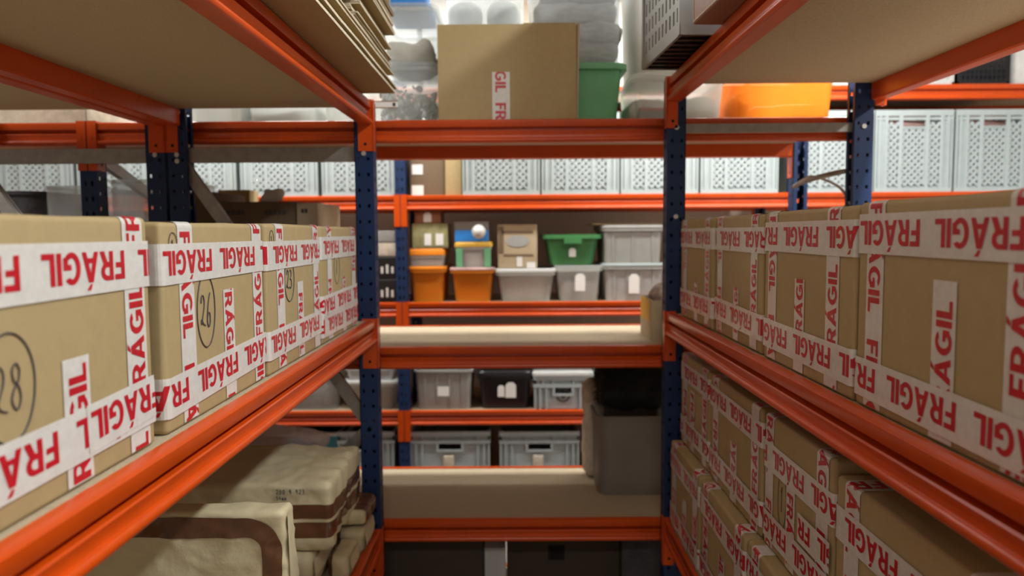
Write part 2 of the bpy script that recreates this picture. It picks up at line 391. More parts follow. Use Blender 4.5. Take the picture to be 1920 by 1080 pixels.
def tape_strip(parent, path, flip, phase, wd=TW, e=.0, name='tape_strip'):
    "path: [(point, normal)]; a ribbon with the word repeated along it, across any folds"
    b = MB(); P = [Vector(p) + Vector(n) * e for p, n in path]; N = [Vector(n) for p, n in path]
    cum = [0]
    for i in range(len(P) - 1): cum.append(cum[-1] + (P[i + 1] - P[i]).length)
    L = cum[-1]; T = []
    for i in range(len(P)):
        d = (P[min(i + 1, len(P) - 1)] - P[max(i - 1, 0)]).normalized(); T.append(N[i].cross(d).normalized())
    def m(i, s, t, lift):
        k = (s - cum[i]) / (cum[i + 1] - cum[i])
        return P[i].lerp(P[i + 1], k) + T[i].lerp(T[i + 1], k) * t + N[i].lerp(N[i + 1], k).normalized() * lift
    for i in range(len(P) - 1):
        b.add([m(i, cum[i], -wd / 2, 0), m(i, cum[i + 1], -wd / 2, 0), m(i, cum[i + 1], wd / 2, 0), m(i, cum[i], wd / 2, 0)], [(0, 1, 2, 3)], 0)
    c = CAP * min(1, wd / .052); pitch = WPITCH
    s0 = -(phase % pitch) - pitch
    while s0 < L + pitch:
        for tri in WORD:
            q = [(p[0] * c * XS, (p[1] - .54) * c) for p in tri]
            q = [(s0 + u, v) for u, v in q] if not flip else [(s0 + WORD_W * c * XS - u, -v) for u, v in q]
            for i in range(len(P) - 1):
                g = clip(q, cum[i], cum[i + 1])
                if g: b.add([m(i, s, t, .0005) for s, t in g], [tuple(range(len(g)))], 1)
        s0 += pitch
    return b.build(name, ['tape', 'tape_red'], parent, 30)
DIG = {'2': [(.05, .75), (.15, .95), (.4, 1), (.6, .85), (.55, .6), (.3, .35), (.1, .1), (.0, .15), (.1, .25), (.35, .1), (.75, .02)],
       '8': [(.6, .85), (.4, 1), (.15, .88), (.2, .65), (.5, .5), (.6, .22), (.35, 0), (.05, .2), (.2, .45), (.5, .62), (.6, .85)],
       '6': [(.7, 1.05), (.4, .8), (.15, .4), (.1, .1), (.35, -.05), (.6, .12), (.55, .38), (.3, .4), (.12, .25)],
       '3': [(.05, .9), (.35, 1), (.55, .82), (.45, .6), (.2, .52), (.5, .45), (.62, .2), (.4, 0), (.0, .1)],
       '1': [(.1, .75), (.35, 1), (.3, .5), (.28, 0)], '7': [(0, .95), (.55, 1), (.3, .5), (.15, 0)], '4': [(.35, 1), (.05, .4), (.6, .4), (.45, .6), (.42, 0)]}
def smooth_line(pts, n=4):
    out = []
    for i in range(len(pts) - 1):
        p0, p1, p2, p3 = (Vector(pts[max(i - 1, 0)]), Vector(pts[i]), Vector(pts[i + 1]), Vector(pts[min(i + 2, len(pts) - 1)]))
        for k in range(n):
            t = k / n
            out.append(.5 * ((2 * p1) + (p2 - p0) * t + (2 * p0 - 5 * p1 + 4 * p2 - p3) * t * t + (3 * p1 - p0 - 3 * p2 + p3) * t ** 3))
    out.append(Vector(pts[-1])); return out
def marker(parent, text, cx, cz, rx, rz, r=.0009):
    b = MB()
    b.tube([(cx + rx * math.cos(a) * (1 + .03 * math.sin(2 * a)), -.0012, cz + rz * math.sin(a)) for a in [2 * math.pi * k / 36 + 1.2 for k in range(38)]], r, 5)
    w = rx * .62; x0 = cx - w * len(text) / 2 * .95
    for i, ch in enumerate(text):
        b.tube([(x0 + i * w + p[0] * w, -.0012, cz + (p[1] - .5) * rz * .85) for p in smooth_line([(q[0], q[1], 0) for q in DIG[ch]])], r, 5)
    return b.build('marker_number', 'pen', parent, 60)
RC = .008
def carton(label, loc, rot, w, d, h, strips, num=None, small=None, seed=0, group=None, m='card'):
    "local: front face at y=0 spanning x 0..w, z 0..h"
    t = thing('fragile_carton', label, 'box', loc, rot, group)
    rnd = random.Random(seed)
    def disp(p, n):
        k = .0022 * noise.noise(Vector((p.x * 6 + seed, p.y * 6, p.z * 6)))
        return p + n * k if n.y > -.5 else p
    b = MB(); b.rgrid(0, w, 0, d, 0, h, RC, .08, disp)
    b.build('carton_body', m, t, 50)
    b = MB(); b.box(.012, w - .012, d / 2 - .001, d / 2 + .001, h + .0002, h + .0012); b.build('lid_seam', 'card_dark', t, None)
    e1, e2 = .0024, .0009
    def corner(ax0, ax1, c, n=4):  # fold between two outward normals round a corner centre
        return [((Vector(c) + (Vector(ax0) * math.cos(a) + Vector(ax1) * math.sin(a)) * RC), (Vector(ax0) * math.cos(a) + Vector(ax1) * math.sin(a))) for a in [math.pi / 2 * k / n for k in range(n + 1)]]
    for order, (kind, pos, *rest) in enumerate(strips):
        flip, phase = rest[0], rest[1]; wd = rest[3] if len(rest) > 3 else TW; tilt = rest[4] if len(rest) > 4 else 0
        if kind == 'h':
            u0, u1 = (rest[2] if len(rest) > 2 and rest[2] else (None, None))
            path = []
            if u0 is None:
                path += [((0, .12, pos), (-1, 0, 0))] + corner((-1, 0, 0), (0, -1, 0), (RC, RC, pos))
            else: path.append(((u0, 0, pos), (0, -1, 0)))
            if u1 is None:
                path += [((w * .5, 0, pos + tilt * .5), (0, -1, 0))] + [(p + Vector((0, 0, tilt)), n) for p, n in corner((0, -1, 0), (1, 0, 0), (w - RC, RC, pos))] + [((w, .12, pos + tilt), (1, 0, 0))]
            else: path.append(((u1, 0, pos + tilt), (0, -1, 0)))
            tape_strip(t, path, flip, phase, wd, e1 + .0008 * order)
        else:
            top = rest[2] if len(rest) > 2 and rest[2] else None
            if top is None: path = [((pos, .16, h), (0, 0, 1))] + corner((0, 0, 1), (0, -1, 0), (pos, RC, h - RC)) + [((pos + tilt, 0, .006), (0, -1, 0))]
            else: path = [((pos, 0, top), (0, -1, 0)), ((pos + tilt, 0, .006), (0, -1, 0))]
            tape_strip(t, path, flip, phase, wd, e2 + .0001 * order)
    if num: marker(t, *num)
    if small: marker(t, *small, r=.0006)
    return t
def std(w, h, rnd, short_top, short_u, flips=(False, True, True), vl=.06, vr=.045, hu=.058, hl=.056, extra=()):
    p = lambda: rnd.random() * .19
    return [('h', h - hu, True, p(), None, TW, rnd.uniform(-.006, .006)), ('h', hl, True, p(), None, TW, rnd.uniform(-.006, .006)),
            ('v', vl, flips[0], p(), None, TW * .9), ('v', w - vr, flips[1], p(), None, TW * .9), ('v', short_u, flips[2], p(), short_top, TW * .92)] + list(extra)
GL = 'taped cartons on the left middle shelf'; GR = 'taped cartons on the right middle shelf'; GLOW = 'taped cartons stacked on the right lower shelf'
FL = -.489; ZL = 1.2165; rt = math.pi / 2
R_ = random.Random
hL = .305
carton('brown carton with circled number 28 and FRÁGIL tape, nearest on left shelf', (FL, .552, ZL), rt, .445, .50, hL,
       [('h', hL - .060, True, 0.062, None, .060), ('h', .055, True, 0.0154, None, .058, .006), ('h', .062, True, 0.191, (.28, .438), .056, .006), ('v', .05, True, 0.1, None), ('v', .445 - .043, True, 0.155, None, .050), ('v', .267, True, 0.19, .148, .050)],
       ('28', .158, .136, .038, .054, .0009), seed=1, group=GL)
carton('brown carton with circled number 26 and FRÁGIL tape on left shelf', (FL, 1.032, ZL), rt, .418, .50, hL - .004,
       [('h', hL - .064, True, 0.075, None, .058), ('h', .052, True, 0.177, None, .058, .012), ('v', .075, False, 0.026, None, .050), ('v', .380, True, 0.18, None, .050), ('v', .235, False, 0.018, .190, .046)],
       ('26', .142, .163, .034, .058), ('1', .035, .268, .013, .018), seed=2, group=GL)
carton('brown carton with circled number 23 and FRÁGIL tape on left shelf', (FL + .002, 1.462, ZL), rt, .400, .50, hL - .002,
       [('h', hL - .066, True, 0.04, None, .058), ('h', .060, True, 0.068, None, .058, .004), ('v', .085, False, 0.03, None, .050), ('v', .362, True, 0.125, None, .048), ('v', .225, False, 0.172, .175, .044)],
       ('23', .145, .185, .034, .048), ('1', .035, .27, .013, .02), seed=3, group=GL)
carton('brown FRÁGIL taped carton beside the blue post, farthest on left shelf', (FL + .002, 1.875, ZL), rt, .415, .50, hL - .004,
       [('h', hL - .060, True, 0.056, None, .058), ('h', .045, True, 0.03, None, .056), ('h', .096, True, 0.12, None, .056, .006), ('v', .085, False, 0.1, None, .046), ('v', .375, True, 0.06, None, .048), ('v', .245, True, 0.02, .16, .04)],
       ('7', .165, .19, .03, .045, .0006), seed=4, group=GL)
FR = .521; ZR = 1.2345; rr = -math.pi / 2; hR = .306
carton('large brown FRÁGIL taped carton, nearest on the right middle shelf', (FR, 1.133, ZR), rr, .432, .50, hR,
       [('h', hR - .047, True, 0.067, None, .058), ('h', .046, True, 0.171, None, .058, -.006), ('v', .056, False, 0.037, None, .050), ('v', .372, True, 0.186, None, .052), ('v', .232, True, 0.174, .203, .050)], seed=5, group=GR)
carton('brown FRÁGIL taped carton with rounded near edge, second on right shelf', (FR, 1.555, ZR), rr, .412, .50, hR - .004,
       [('h', hR - .054, True, 0.163, None, .058), ('h', .056, True, 0.1, None, .058, -.004), ('v', .050, False, 0.03, None, .048), ('v', .335, True, 0.145, None, .050), ('v', .195, True, 0.023, .176, .046)], seed=6, group=GR)
carton('brown FRÁGIL taped carton, third from the near end of right shelf', (FR + .003, 1.945, ZR), rr, .372, .50, hR - .006,
       [('h', hR - .062, True, .03, None, .056), ('h', .066, True, .130, None, .056, -.008), ('v', .045, False, .06, None, .044), ('v', .315, True, .14, None, .046), ('v', .185, True, .02, .13, .04)], seed=7, group=GR)
carton('brown FRÁGIL taped carton at the far post of right shelf', (FR, 2.335, ZR), rr, .375, .50, hR - .006,
       [('h', hR - .062, True, .09, None, .056), ('h', .060, True, .10, None, .056), ('v', .06, False, .02, None, .044), ('v', .320, True, .16, None, .046), ('v', .2, True, .07, .12, .04)], seed=8, group=GR)
zlow = LR[0] + .0005 - .003; hl_ = .282; F1, F2 = .497, .528
lows = [('lower row, far end', F1, 2.345, zlow, .37, 11), ('lower row, second from far end', F1, 1.965, zlow, .385, 12), ('lower row, third from far end', F1 + .002, 1.570, zlow, .41, 13), ('lower row, nearest', F1, 1.15, zlow, .42, 14),
        ('upper row, far end', F2, 2.345, zlow + hl_ + .001, .34, 15), ('upper row, second from far end', F2, 1.995, zlow + hl_ + .001, .425, 16), ('upper row, third from far end', F2 + .001, 1.558, zlow + hl_ + .001, .345, 17), ('upper row, nearest', F2, 1.203, zlow + hl_ + .001, .43, 18)]
for tx, fx, y, z, wd, sd in lows:
    q = R_(sd); h = hl_ - (.018 if sd == 18 else 0) - (0 if z > 1e9 else 0)
    st = std(wd, h, q, q.uniform(.13, .19), wd * q.uniform(.45, .6), (False, True, q.random() < .5), hu=.055 if sd != 18 else .075)
    if sd == 17: st = [('h', h - .085, True, .02, None, .058), ('h', .05, True, .1, None, .058), ('v', .035, False, .06, None, .046), ('v', .30, False, .10, None, .050), ('v', .155, False, .165, .19, .045), ('h', .115, True, .105, (.205, .345), .054)]
    carton(f'brown FRÁGIL taped carton on right lower shelf, {tx}', (fx, y, z), rr, wd, .48, h, st, ('1', .11, .13, .022, .06, .0006) if sd == 17 else None, seed=sd, group=GLOW)
# open carton on the cross shelf
ZC = LC[3] - .002
p0, p1 = at(822, 218, 2.50), at(1081, 218, 2.50)
wC = p1.x - p0.x
t = thing('open_carton', 'open brown carton with one FRÁGIL strip standing on the crosswise top shelf', 'box', (p0.x, 2.50, ZC), 0)
b = MB(); tk = .005; hC = .312
b.box(0, wC, 0, tk, 0, hC); b.box(0, wC, .38, .38 + tk, 0, hC); b.box(0, tk, tk, .38, 0, hC); b.box(wC - tk, wC, tk, .38, 0, hC); b.box(tk, wC - tk, tk, .38, 0, .006)
b.build('carton_body', 'card', t, None)
b = MB(); b.bar((wC - .002, .004, hC), (wC + .012, .19, hC + .012), (.002, 0, 0), (0, 0, .001)); 
b.add([(wC + .001, 0, .0), (wC + .005, .002, 0), (wC + .011, .002, hC + .003), (wC + .003, 0, hC + .003), (wC + .001, .3, 0), (wC + .005, .3, 0), (wC + .011, .3, hC + .003), (wC + .003, .3, hC + .003)],
      [(0, 1, 2, 3), (7, 6, 5, 4), (1, 5, 6, 2), (0, 3, 7, 4), (3, 2, 6, 7), (0, 4, 5, 1)]); b.build('side_flap', 'card_pale', t, None)
b = MB(); b.box(wC * .62, wC - .004, .01, .19, hC + .002, hC + .006); b.build('top_flap', 'card', t, None)
tape_strip(t, [((wC * .455, 0, .158), (0, -1, 0)), ((wC * .455, 0, .003), (0, -1, 0))], False, .098, .058, .001)

# ------------------------------------------------------------------ stack of flattened cartons on the left top shelf
rnd = random.Random(5); z = LL[2] + .001; k = 0; GF = 'flattened cartons stacked on the left top shelf'
while z < 2.42:
    th = rnd.choice([.0075, .009, .011]); far = 2.30 + rnd.uniform(-.022, .008); near = rnd.choice([.45, .5, .48, 1.02, 1.38]) if k > 4 else .45
    x1 = -.352 + (rnd.uniform(-.03, .0) if k > 1 else 0)
    if 6 < k < 12: near = rnd.uniform(1.75, 1.83)
    t = thing('flattened_carton', 'flattened brown carton in the tall stack hanging over the left top shelf' if k else 'bottom flattened brown carton of the stack, overhanging the left top shelf', 'box', (x1, near, z), 0, GF)
    lyr = th / 2 - .0007
    for j in range(2):
        b = MB(); L = far - near; n = 10; dx = -rnd.uniform(0, .008); W0 = .55
        rows = []
        for q in range(n + 1):
            yq = L * q / n; wob = .002 * noise.noise(Vector((yq * 5, z * 60, j)))
            rows.append([(-W0, yq, j * (th / 2) + .0003), (dx + wob, yq, j * (th / 2) + .0003), (dx + wob, yq, j * (th / 2) + lyr), (-W0, yq, j * (th / 2) + lyr)])
        b.loft(rows); b.m = [0] * len(b.m)
        for fi, f in enumerate(b.f):
            if fi >= len(b.f) - 2 or fi % 4 == 1: b.m[fi] = 1
        b.build('cardboard_layer', ['card', 'card_edge'], t, None)
    z += th + rnd.choice([.0012, .002, .0045]); k += 1

# ------------------------------------------------------------------ containers
def tub(name, label, cat, cx, cy, z, w, d, h, m, taper=.9, rim=.012, rim_m=None, lid=None, lid_h=.018, rot=0, rad=.025, handles=False, ribs=0, wall=.003, group=None, tagm=None, floor_only=False):
    "tapered plastic tub standing at (cx, cy, z); its mouth faces up"
    t = thing(name, label, cat, (cx, cy, z), rot, group)
    b = MB(); L = []
    for k in range(5):
        f = k / 4; s = taper + (1 - taper) * f
        L.append(rrect(w * s, d * s, rad, h * f))
    L2 = [[(p[0] * (1 - 2 * wall / w), p[1] * (1 - 2 * wall / d), max(p[2], .004)) for p in l] for l in L]
    b.loft(L + L2[::-1], cap0=True, cap1=True)
    b.build('tub_body', m, t, 35)
    if rim:
        b = MB(); W2, D2 = w + 2 * rim, d + 2 * rim; rh = max(.014, rim * 1.4)
        b.loft([rrect(w, d, rad, h - rh), rrect(W2, D2, rad + rim, h - rh * .9), rrect(W2, D2, rad + rim, h - .002), rrect(W2 - .006, D2 - .006, rad + rim, h), rrect(w - .004, d - .004, rad, h), rrect(w - .004, d - .004, rad, h - rh)], False, False)
        b.build('rim', rim_m or m, t, 35)
    if lid:
        b = MB(); W2, D2 = w + 2 * rim + .006, d + 2 * rim + .006
        b.loft([rrect(W2, D2, rad + rim, h + .0005), rrect(W2, D2, rad + rim, h + lid_h * .7), rrect(W2 - .012, D2 - .012, rad + rim, h + lid_h), rrect(W2 - .05, D2 - .05, rad, h + lid_h), rrect(W2 - .055, D2 - .055, rad, h + lid_h * .6)])
        b.build('lid', lid, t, 35)
    if handles:
        b = MB(); b.box(-w * .16, w * .16, -d / 2 - rim - .006, -d / 2 - rim + .006, h - .045, h - .012); b.build('handle', rim_m or m, t, None)
    if ribs:
        for k in range(ribs):
            b = MB()
            x = w * taper * (-.36 + .72 * k / max(1, ribs - 1))
            yb, yt = -d * taper / 2 - .003, -d / 2 - .003
            b.add([(x - .006, yb, .01), (x + .006, yb, .01), (x + .006, yt, h - .02), (x - .006, yt, h - .02), (x - .006, yb + .004, .01), (x + .006, yb + .004, .01), (x + .006, yt + .004, h - .02), (x - .006, yt + .004, h - .02)],
                  [(0, 1, 2, 3), (7, 6, 5, 4), (0, 3, 7, 4), (1, 5, 6, 2), (3, 2, 6, 7), (0, 4, 5, 1)])
            b.build('rib', m, t, None)
    return t
def pxtub(name, label, cat, x0, x1, y0, Y, zb, d, m, **k):
    "tub whose front spans photo columns x0..x1 with its top at row y0, front at depth Y, base at height zb"
    a, c = at(x0, y0, Y), at(x1, y0, Y); rim = k.get('rim', .012)
    lh = k.get('lid_h', .018) if k.get('lid') else 0
    return tub(name, label, cat, (a.x + c.x) / 2, Y + d / 2 + rim, zb, c.x - a.x - 2 * rim, d, (a.z + c.z) / 2 - zb - lh, m, **k)
def lump(name, label, cat, cx, cy, z, w, d, h, m, seed=0, amp=.02, sc=9, step=.02, r=.04, group=None, kind=None):
    b = MB()
    def disp(p, n):
        q = Vector((p.x * sc + seed * 7.3, p.y * sc, p.z * sc * 1.6)); k = noise.noise(q) * amp + noise.noise(q * 2.7) * amp * .45
        o = p + n * k
        o.z = max(o.z, .001)
        return o
    b.rgrid(-w / 2, w / 2, -d / 2, d / 2, .0, h, min(r, h * .45), step, disp)
    o = b.build(name, m, None, 70); o.location = (cx, cy, z); return tag(o, label, cat, group, kind)
def tagpart(parent, cx, y, cz, w, h, m='paper', arch=True):
    b = MB(); pts = [(-w / 2, -h / 2), (w / 2, -h / 2), (w / 2, h / 2 - w * .3)] + ([(w * .25, h / 2), (-w * .25, h / 2)] if arch else [(w / 2, h / 2), (-w / 2, h / 2)]) + [(-w / 2, h / 2 - w * .3)]
    b.loft([[(cx + p[0], y - .003, cz + p[1]) for p in pts], [(cx + p[0], y - .0015, cz + p[1]) for p in pts]])
    return b.build('paper_tag', m, parent, None)
def pile(name, label, cat, cx, cy, z, w, d, h, m, n, seed, sz=.03):
    "heap of small loose pieces nobody could count"
    rnd = random.Random(seed); b = MB()
    for i in range(n):
        f = rnd.random() ** .7; hh = h * (1 - .35 * abs(2 * rnd.random() - 1))
        c = Vector((rnd.uniform(-w / 2, w / 2), rnd.uniform(-d / 2, d / 2), .012 + f * hh))
        a = Vector((rnd.gauss(0, 1), rnd.gauss(0, 1), rnd.gauss(0, 1))).normalized(); bb = a.orthogonal().normalized(); cc = a.cross(bb)
        s = sz * rnd.uniform(.5, 1.1); nn = 6
        top = [c + (bb * math.cos(q) + cc * math.sin(q)) * s * (.6 if rnd.random() < .3 else 1) + a * s * .22 for q in [2 * math.pi * k / nn for k in range(nn)]]
        bot = [c + (bb * math.cos(q) + cc * math.sin(q)) * s - a * s * .22 for q in [2 * math.pi * k / nn for k in range(nn)]]
        b.loft([bot, top])
    b.v = [(min(max(v[0], -w / 2), w / 2), min(max(v[1], -d / 2), d / 2), max(v[2], .004)) for v in b.v]
    o = b.build(name, m, None, 30); o.location = (cx, cy, z); return tag(o, label, cat, None, 'stuff')
def plainbox(name, label, cat, x0, x1, y0, Y, zb, d, m, top_m=None, rad=.004, group=None, rot=0):
    a, c = at(x0, y0, Y), at(x1, y0, Y); w = c.x - a.x; h = (a.z + c.z) / 2 - zb
    t = thing(name, label, cat, ((a.x + c.x) / 2, Y + d / 2, zb), rot, group)
    b = MB(); b.rgrid(-w / 2, w / 2, -d / 2, d / 2, 0, h, rad, .2); b.build('box_body', m, t, 40)
    b = MB(); b.box(-w / 2 + .01, w / 2 - .01, -.001, .001, h, h + .001); b.build('lid_seam', 'card_dark', t, None)
    return t, w, h

# ---- lattice crates on the rear rack
CW, CD, CH = .392, .575, .412
def crate_proto():
    t = thing('lattice_crate', '', 'crate', (0, 0, 0), 0)
    b = MB(); w = CW / 2
    b.box(-w, w, -.012, .0, CH - .03, CH); b.box(-w + .005, w - .005, -.008, .0, CH - .05, CH - .036); b.box(-w, w, -.012, 0, 0, .022)
    for s in (-1, 1):
        for xa, xb, pr in ((w - .008, w, .012), (w - .030, w - .018, .011), (.132, .146, .012), (.058, .076, .012)):
            b.box(min(s * xa, s * xb), max(s * xa, s * xb), -pr, 0, .02, CH - .03)
        b.box(min(s * .132, s * w), max(s * .132, s * w), -.004, .0, .02, CH - .03)
        # side walls
        b.box(min(s * w, s * (w - .004)), max(s * w, s * (w - .004)), 0, CD, 0, CH)
        for yy in (.0, .14, .28, .42, CD - .02): b.box(min(s * w, s * (w - .012)), max(s * w, s * (w - .012)), yy, yy + .02, 0, CH - .01)
    b.box(-w, w, CD - .004, CD, 0, CH); b.box(-w, w, 0, CD, 0, .006); b.box(-w, w, CD - .012, CD, CH - .03, CH)
    b.box(-w + .0, w, .0, .004, .022, .034)
    b.build('crate_frame', 'grey_crate', t, None)
    b = MB()
    for x0, x1, z0, z1 in ((-.132, -.076, .034, CH - .062), (-.058, .058, .034, CH - .088), (.076, .132, .034, CH - .062)):
        pitch = .034
        for sg in (1, -1):
            c = -1.0
            while c < 1.2:
                # line z = z0 + c + sg*(x-x0), clipped to the rectangle
                pts = []
                for x in (x0, x1):
                    zz = z0 + c + sg * (x - x0)
                    if z0 <= zz <= z1: pts.append((x, zz))
                for zz in (z0, z1):
                    x = x0 + (zz - z0 - c) / sg
                    if x0 < x < x1: pts.append((x, zz))
                if len(pts) >= 2:
                    p, q = Vector((pts[0][0], -.005 + sg * .0008, pts[0][1])), Vector((pts[1][0], -.005 + sg * .0008, pts[1][1]))
                    if (q - p).length > .01:
                        d = (q - p).normalized(); b.bar(p, q, Vector((-d.z, 0, d.x)) * (.0080 if sg > 0 else .0050), (0, .002, 0))
                c += pitch
    b.build('lattice_panel', 'grey_crate', t, None)
    b = MB(); b.box(-.060, .060, -.010, -.002, CH - .09, CH - .082); b.build('hand_hold', 'grey_crate', t, None)
    return t
proto = crate_proto(); ZB = 1.688 - .003; first = True
cr = [(-5, 'at the far left behind the dark tub', .20), (148, 'second from the left end, behind a grey brace', .24), (300, 'behind the paired blue posts on the left', .2), (453, 'above the orange beam behind the left cartons', .22), (605, 'just left of the rear blue post', .2),
      (868, 'first to the right of the plain brown cartons', .3), (1016, 'second to the right of the plain brown cartons', .3), (1164, 'behind the right aisle post', .25), (1313, 'third in view right of the aisle post', .28),
      (1489, 'seen between two blue posts on the right', .34), (1637, 'first beyond the right unit, fully open to view', .22), (1787, 'second beyond the right unit, at the right frame edge', .18)]
for i, (px, tx, hh) in enumerate(cr):
    x = at(px + 72, 360, 3.82).x
    lab = 'grey lattice rear crate, ' + tx
    if first: put(proto, (x, 3.822, ZB)); proto['label'] = lab; proto['group'] = 'lattice crates on the rear rack'; first = False
    else: dup(proto, (x, 3.822, ZB), 0, lab)
    pile('metal_fittings', 'heap of shiny fittings inside the lattice crate ' + tx, 'fittings', x, 3.822 + .16, ZB + .006, CW - .04, .26, hh * (.5 if px < 1600 else .75), 'silver' if i % 2 else 'glass_bits', 150, 40 + i, .022)
for px, tx in ((1637, 'first'), (1787, 'second')):
    x = at(px + 72, 360, 3.82).x; b = MB(); b.loft([[(-.15, .02, CH - .085), (.15, .02, CH - .085), (.15, .024, CH - .085), (-.15, .024, CH - .085)], [(-.15, .10, CH - .02), (.15, .10, CH - .05), (.15, .104, CH - .05), (-.15, .104, CH - .02)]])
    o = b.build('pink_folder', 'cloth_pink', None, None); o.location = (x, 3.83, ZB + .003); tag(o, 'pale pink folder standing in the top of the ' + tx + ' crate beyond the right unit', 'folder')
# plain cartons between crates
t, _, _ = plainbox('storage_carton', 'dark brown carton with two white labels beside the rear blue post', 'box', 768, 833, 290, 3.84, ZB, .4, 'card_dark')
tagpart(t, -.05, -.2, .03, .06, .05, 'paper', False); tagpart(t, -.05, -.2, .135, .055, .05, 'paper', False)
plainbox('storage_carton', 'narrow tan carton between the dark carton and first lattice crate', 'box', 834, 865, 290, 3.83, ZB, .4, 'card')

# ---- rear rack, second level
Y2, Z2 = 3.83, 1.142 - .003
pxtub('storage_tub', 'orange tub with orange lid next to the blue post on the rear rack', 'tub', 765, 836, 500, Y2, Z2, .36, 'orange_clear', taper=.9, lid='orange_plastic', lid_h=.015, rad=.02)
lump('orange_filling', 'amber paper filling inside the orange lidded tub', 'filling', at(800, 530, Y2).x, Y2 + .19, Z2 + .006, .13, .28, .13, 'paper_amber', 3, .01)
pxtub('storage_tub', 'tall see-through orange tub half full on the rear rack', 'tub', 843, 928, 502, Y2, Z2, .36, 'orange_clear', taper=.86, lid='cloth_pink', lid_h=.012, rad=.02)
lump('orange_filling', 'amber paper filling in the half full orange tub', 'filling', at(885, 530, Y2).x, Y2 + .19, Z2 + .006, .16, .28, .095, 'paper_amber', 4, .01)
t = pxtub('storage_tub', 'see-through tub with white lid full of pale cloth on the rear rack', 'tub', 929, 1043, 504, Y2, Z2, .36, 'clear_frost', taper=.86, lid='white_plastic', lid_h=.018, rad=.025)
lump('cloth_filling', 'pale cloth packed inside the white lidded tub', 'cloth', at(986, 530, Y2).x, Y2 + .19, Z2 + .006, .2, .27, .13, 'cloth_white', 5, .015)
t = pxtub('storage_tub', 'see-through tub with hanging paper tag under the green tub', 'tub', 1041, 1131, 498, Y2, Z2, .36, 'clear_frost', taper=.88, lid='clear_frost', lid_h=.014, rad=.025); tagpart(t, .005, -.185, .10, .052, .09)
lump('cloth_filling', 'grey cloth packed inside the tagged see-through tub', 'cloth', at(1086, 530, Y2).x, Y2 + .19, Z2 + .006, .17, .27, .10, 'cloth_grey', 6, .012)
t = pxtub('storage_tub', 'grey tub with white paper tag, lower of the two beside right post', 'tub', 1130, 1249, 494, Y2, Z2, .38, 'grey_tub', taper=.93, lid='grey_crate', lid_h=.014, rad=.02, ribs=4); tagpart(t, .0, -.192, .09, .055, .10)
zt = at(1190, 494, Y2).z + .001
t = pxtub('storage_tub', 'plain grey tub stacked on the tagged grey tub', 'tub', 1128, 1247, 422, Y2, zt, .38, 'mid_grey', taper=.95, lid='grey_tub', lid_h=.014, rad=.02, ribs=3)
b = MB(); b.box(-.2, .15, -.16, .2, 0, .004); o = b.build('cardboard_sheet', 'card', None, None); o.location = (at(1186, 421, Y2).x, Y2 + .2, at(1186, 421, Y2).z + .002); tag(o, 'flat cardboard sheet lying on the upper grey tub', 'cardboard')
zt = at(1086, 498, Y2).z + .002
t = pxtub('storage_tub', 'dark green tapered tub with a wide rim and white sticker', 'tub', 1017, 1131, 440, Y2, zt, .34, 'green_dark', taper=.8, rim=.016, rad=.04, handles=True); tagpart(t, .0, -.16, .065, .035, .045)
zt = at(970, 504, Y2).z + .002
t, w_, h_ = plainbox('patterned_carton', 'worn tan carton with grey oval window on the white lidded tub', 'box', 933, 1007, 421, Y2 + .02, zt, .3, 'card_pale')
b = MB(); b.loft([[(.0 + .06 * math.cos(a), -.1525 + q, h_ * .62 + .03 * math.sin(a)) for a in [2 * math.pi * k / 20 for k in range(20)]] for q in (0, .002)]); b.build('printed_oval', 'grey_tub', t, None)
b = MB(); b.box(-w_ / 2 + .004, -w_ / 2 + .03, -.152, -.150, h_ * .35, h_ * .95); b.box(-w_ / 2 + .03, w_ / 2 - .02, -.152, -.150, h_ * .28, h_ * .32); b.box(-w_ / 2 + .02, w_ / 2 - .02, -.152, -.150, h_ * .80, h_ * .86); b.build('printed_band', 'card_dark', t, None)
tagpart(t, .01, -.15, h_ * .15, .03, .05, 'paper', False); tagpart(t, .07, -.15, h_ * .07, .045, .03, 'paper', False)
# small boxes on the orange tubs
zt = at(800, 500, Y2).z + .002
t = pxtub('small_box', 'clear box with a flat orange lid and silvery contents', 'box', 767, 833, 466, Y2 + .01, zt, .25, 'clear_frost', taper=.97, rim=.003, lid='orange_plastic', lid_h=.034, rad=.012)
pile('foil_pieces', 'silver foil pieces in the clear box under orange lid', 'foil', at(800, 480, Y2).x, Y2 + .14, zt + .004, .13, .2, .035, 'silver', 25, 3, .02)
zt = at(800, 466, Y2).z + .002
t, w_, h_ = plainbox('small_box', 'olive green printed box, second from top beside the blue post', 'box', 772, 839, 419, Y2 + .01, zt, .22, 'olive'); tagpart(t, -.01, -.11, h_ * .35, .035, .06, 'paper', False); tagpart(t, .05, -.11, h_ * .35, .04, .06, 'paper', False)
zt = at(800, 419, Y2).z + .001
t, w_, h_ = plainbox('small_box', 'thin brown box on top of the olive printed box', 'box', 777, 826, 396, Y2 + .02, zt, .2, 'card_red'); tagpart(t, 0, -.1, h_ * .5, .04, .05)
zt = at(885, 502, Y2).z + .002
t = pxtub('small_box', 'green cornered clear box with a yellow lid', 'box', 853, 922, 454, Y2 + .01, zt, .24, 'clear_frost', taper=.93, rim=.004, lid='yellow', lid_h=.024, rad=.012)
w_ = at(922, 480, Y2).x - at(853, 480, Y2).x
for s in (-1, 1):
    b = MB(); b.box(min(s * w_ * .3, s * w_ * .47), max(s * w_ * .3, s * w_ * .47), -.128, -.118, .001, .095); b.build('corner_clip', 'green_plastic', t, None)
lump('cloth_filling', 'dusky cloth inside the yellow lidded box', 'cloth', at(887, 480, Y2).x, Y2 + .13, zt + .004, .12, .17, .07, 'cloth_pink', 8, .008)
zt = at(885, 454, Y2).z + .002
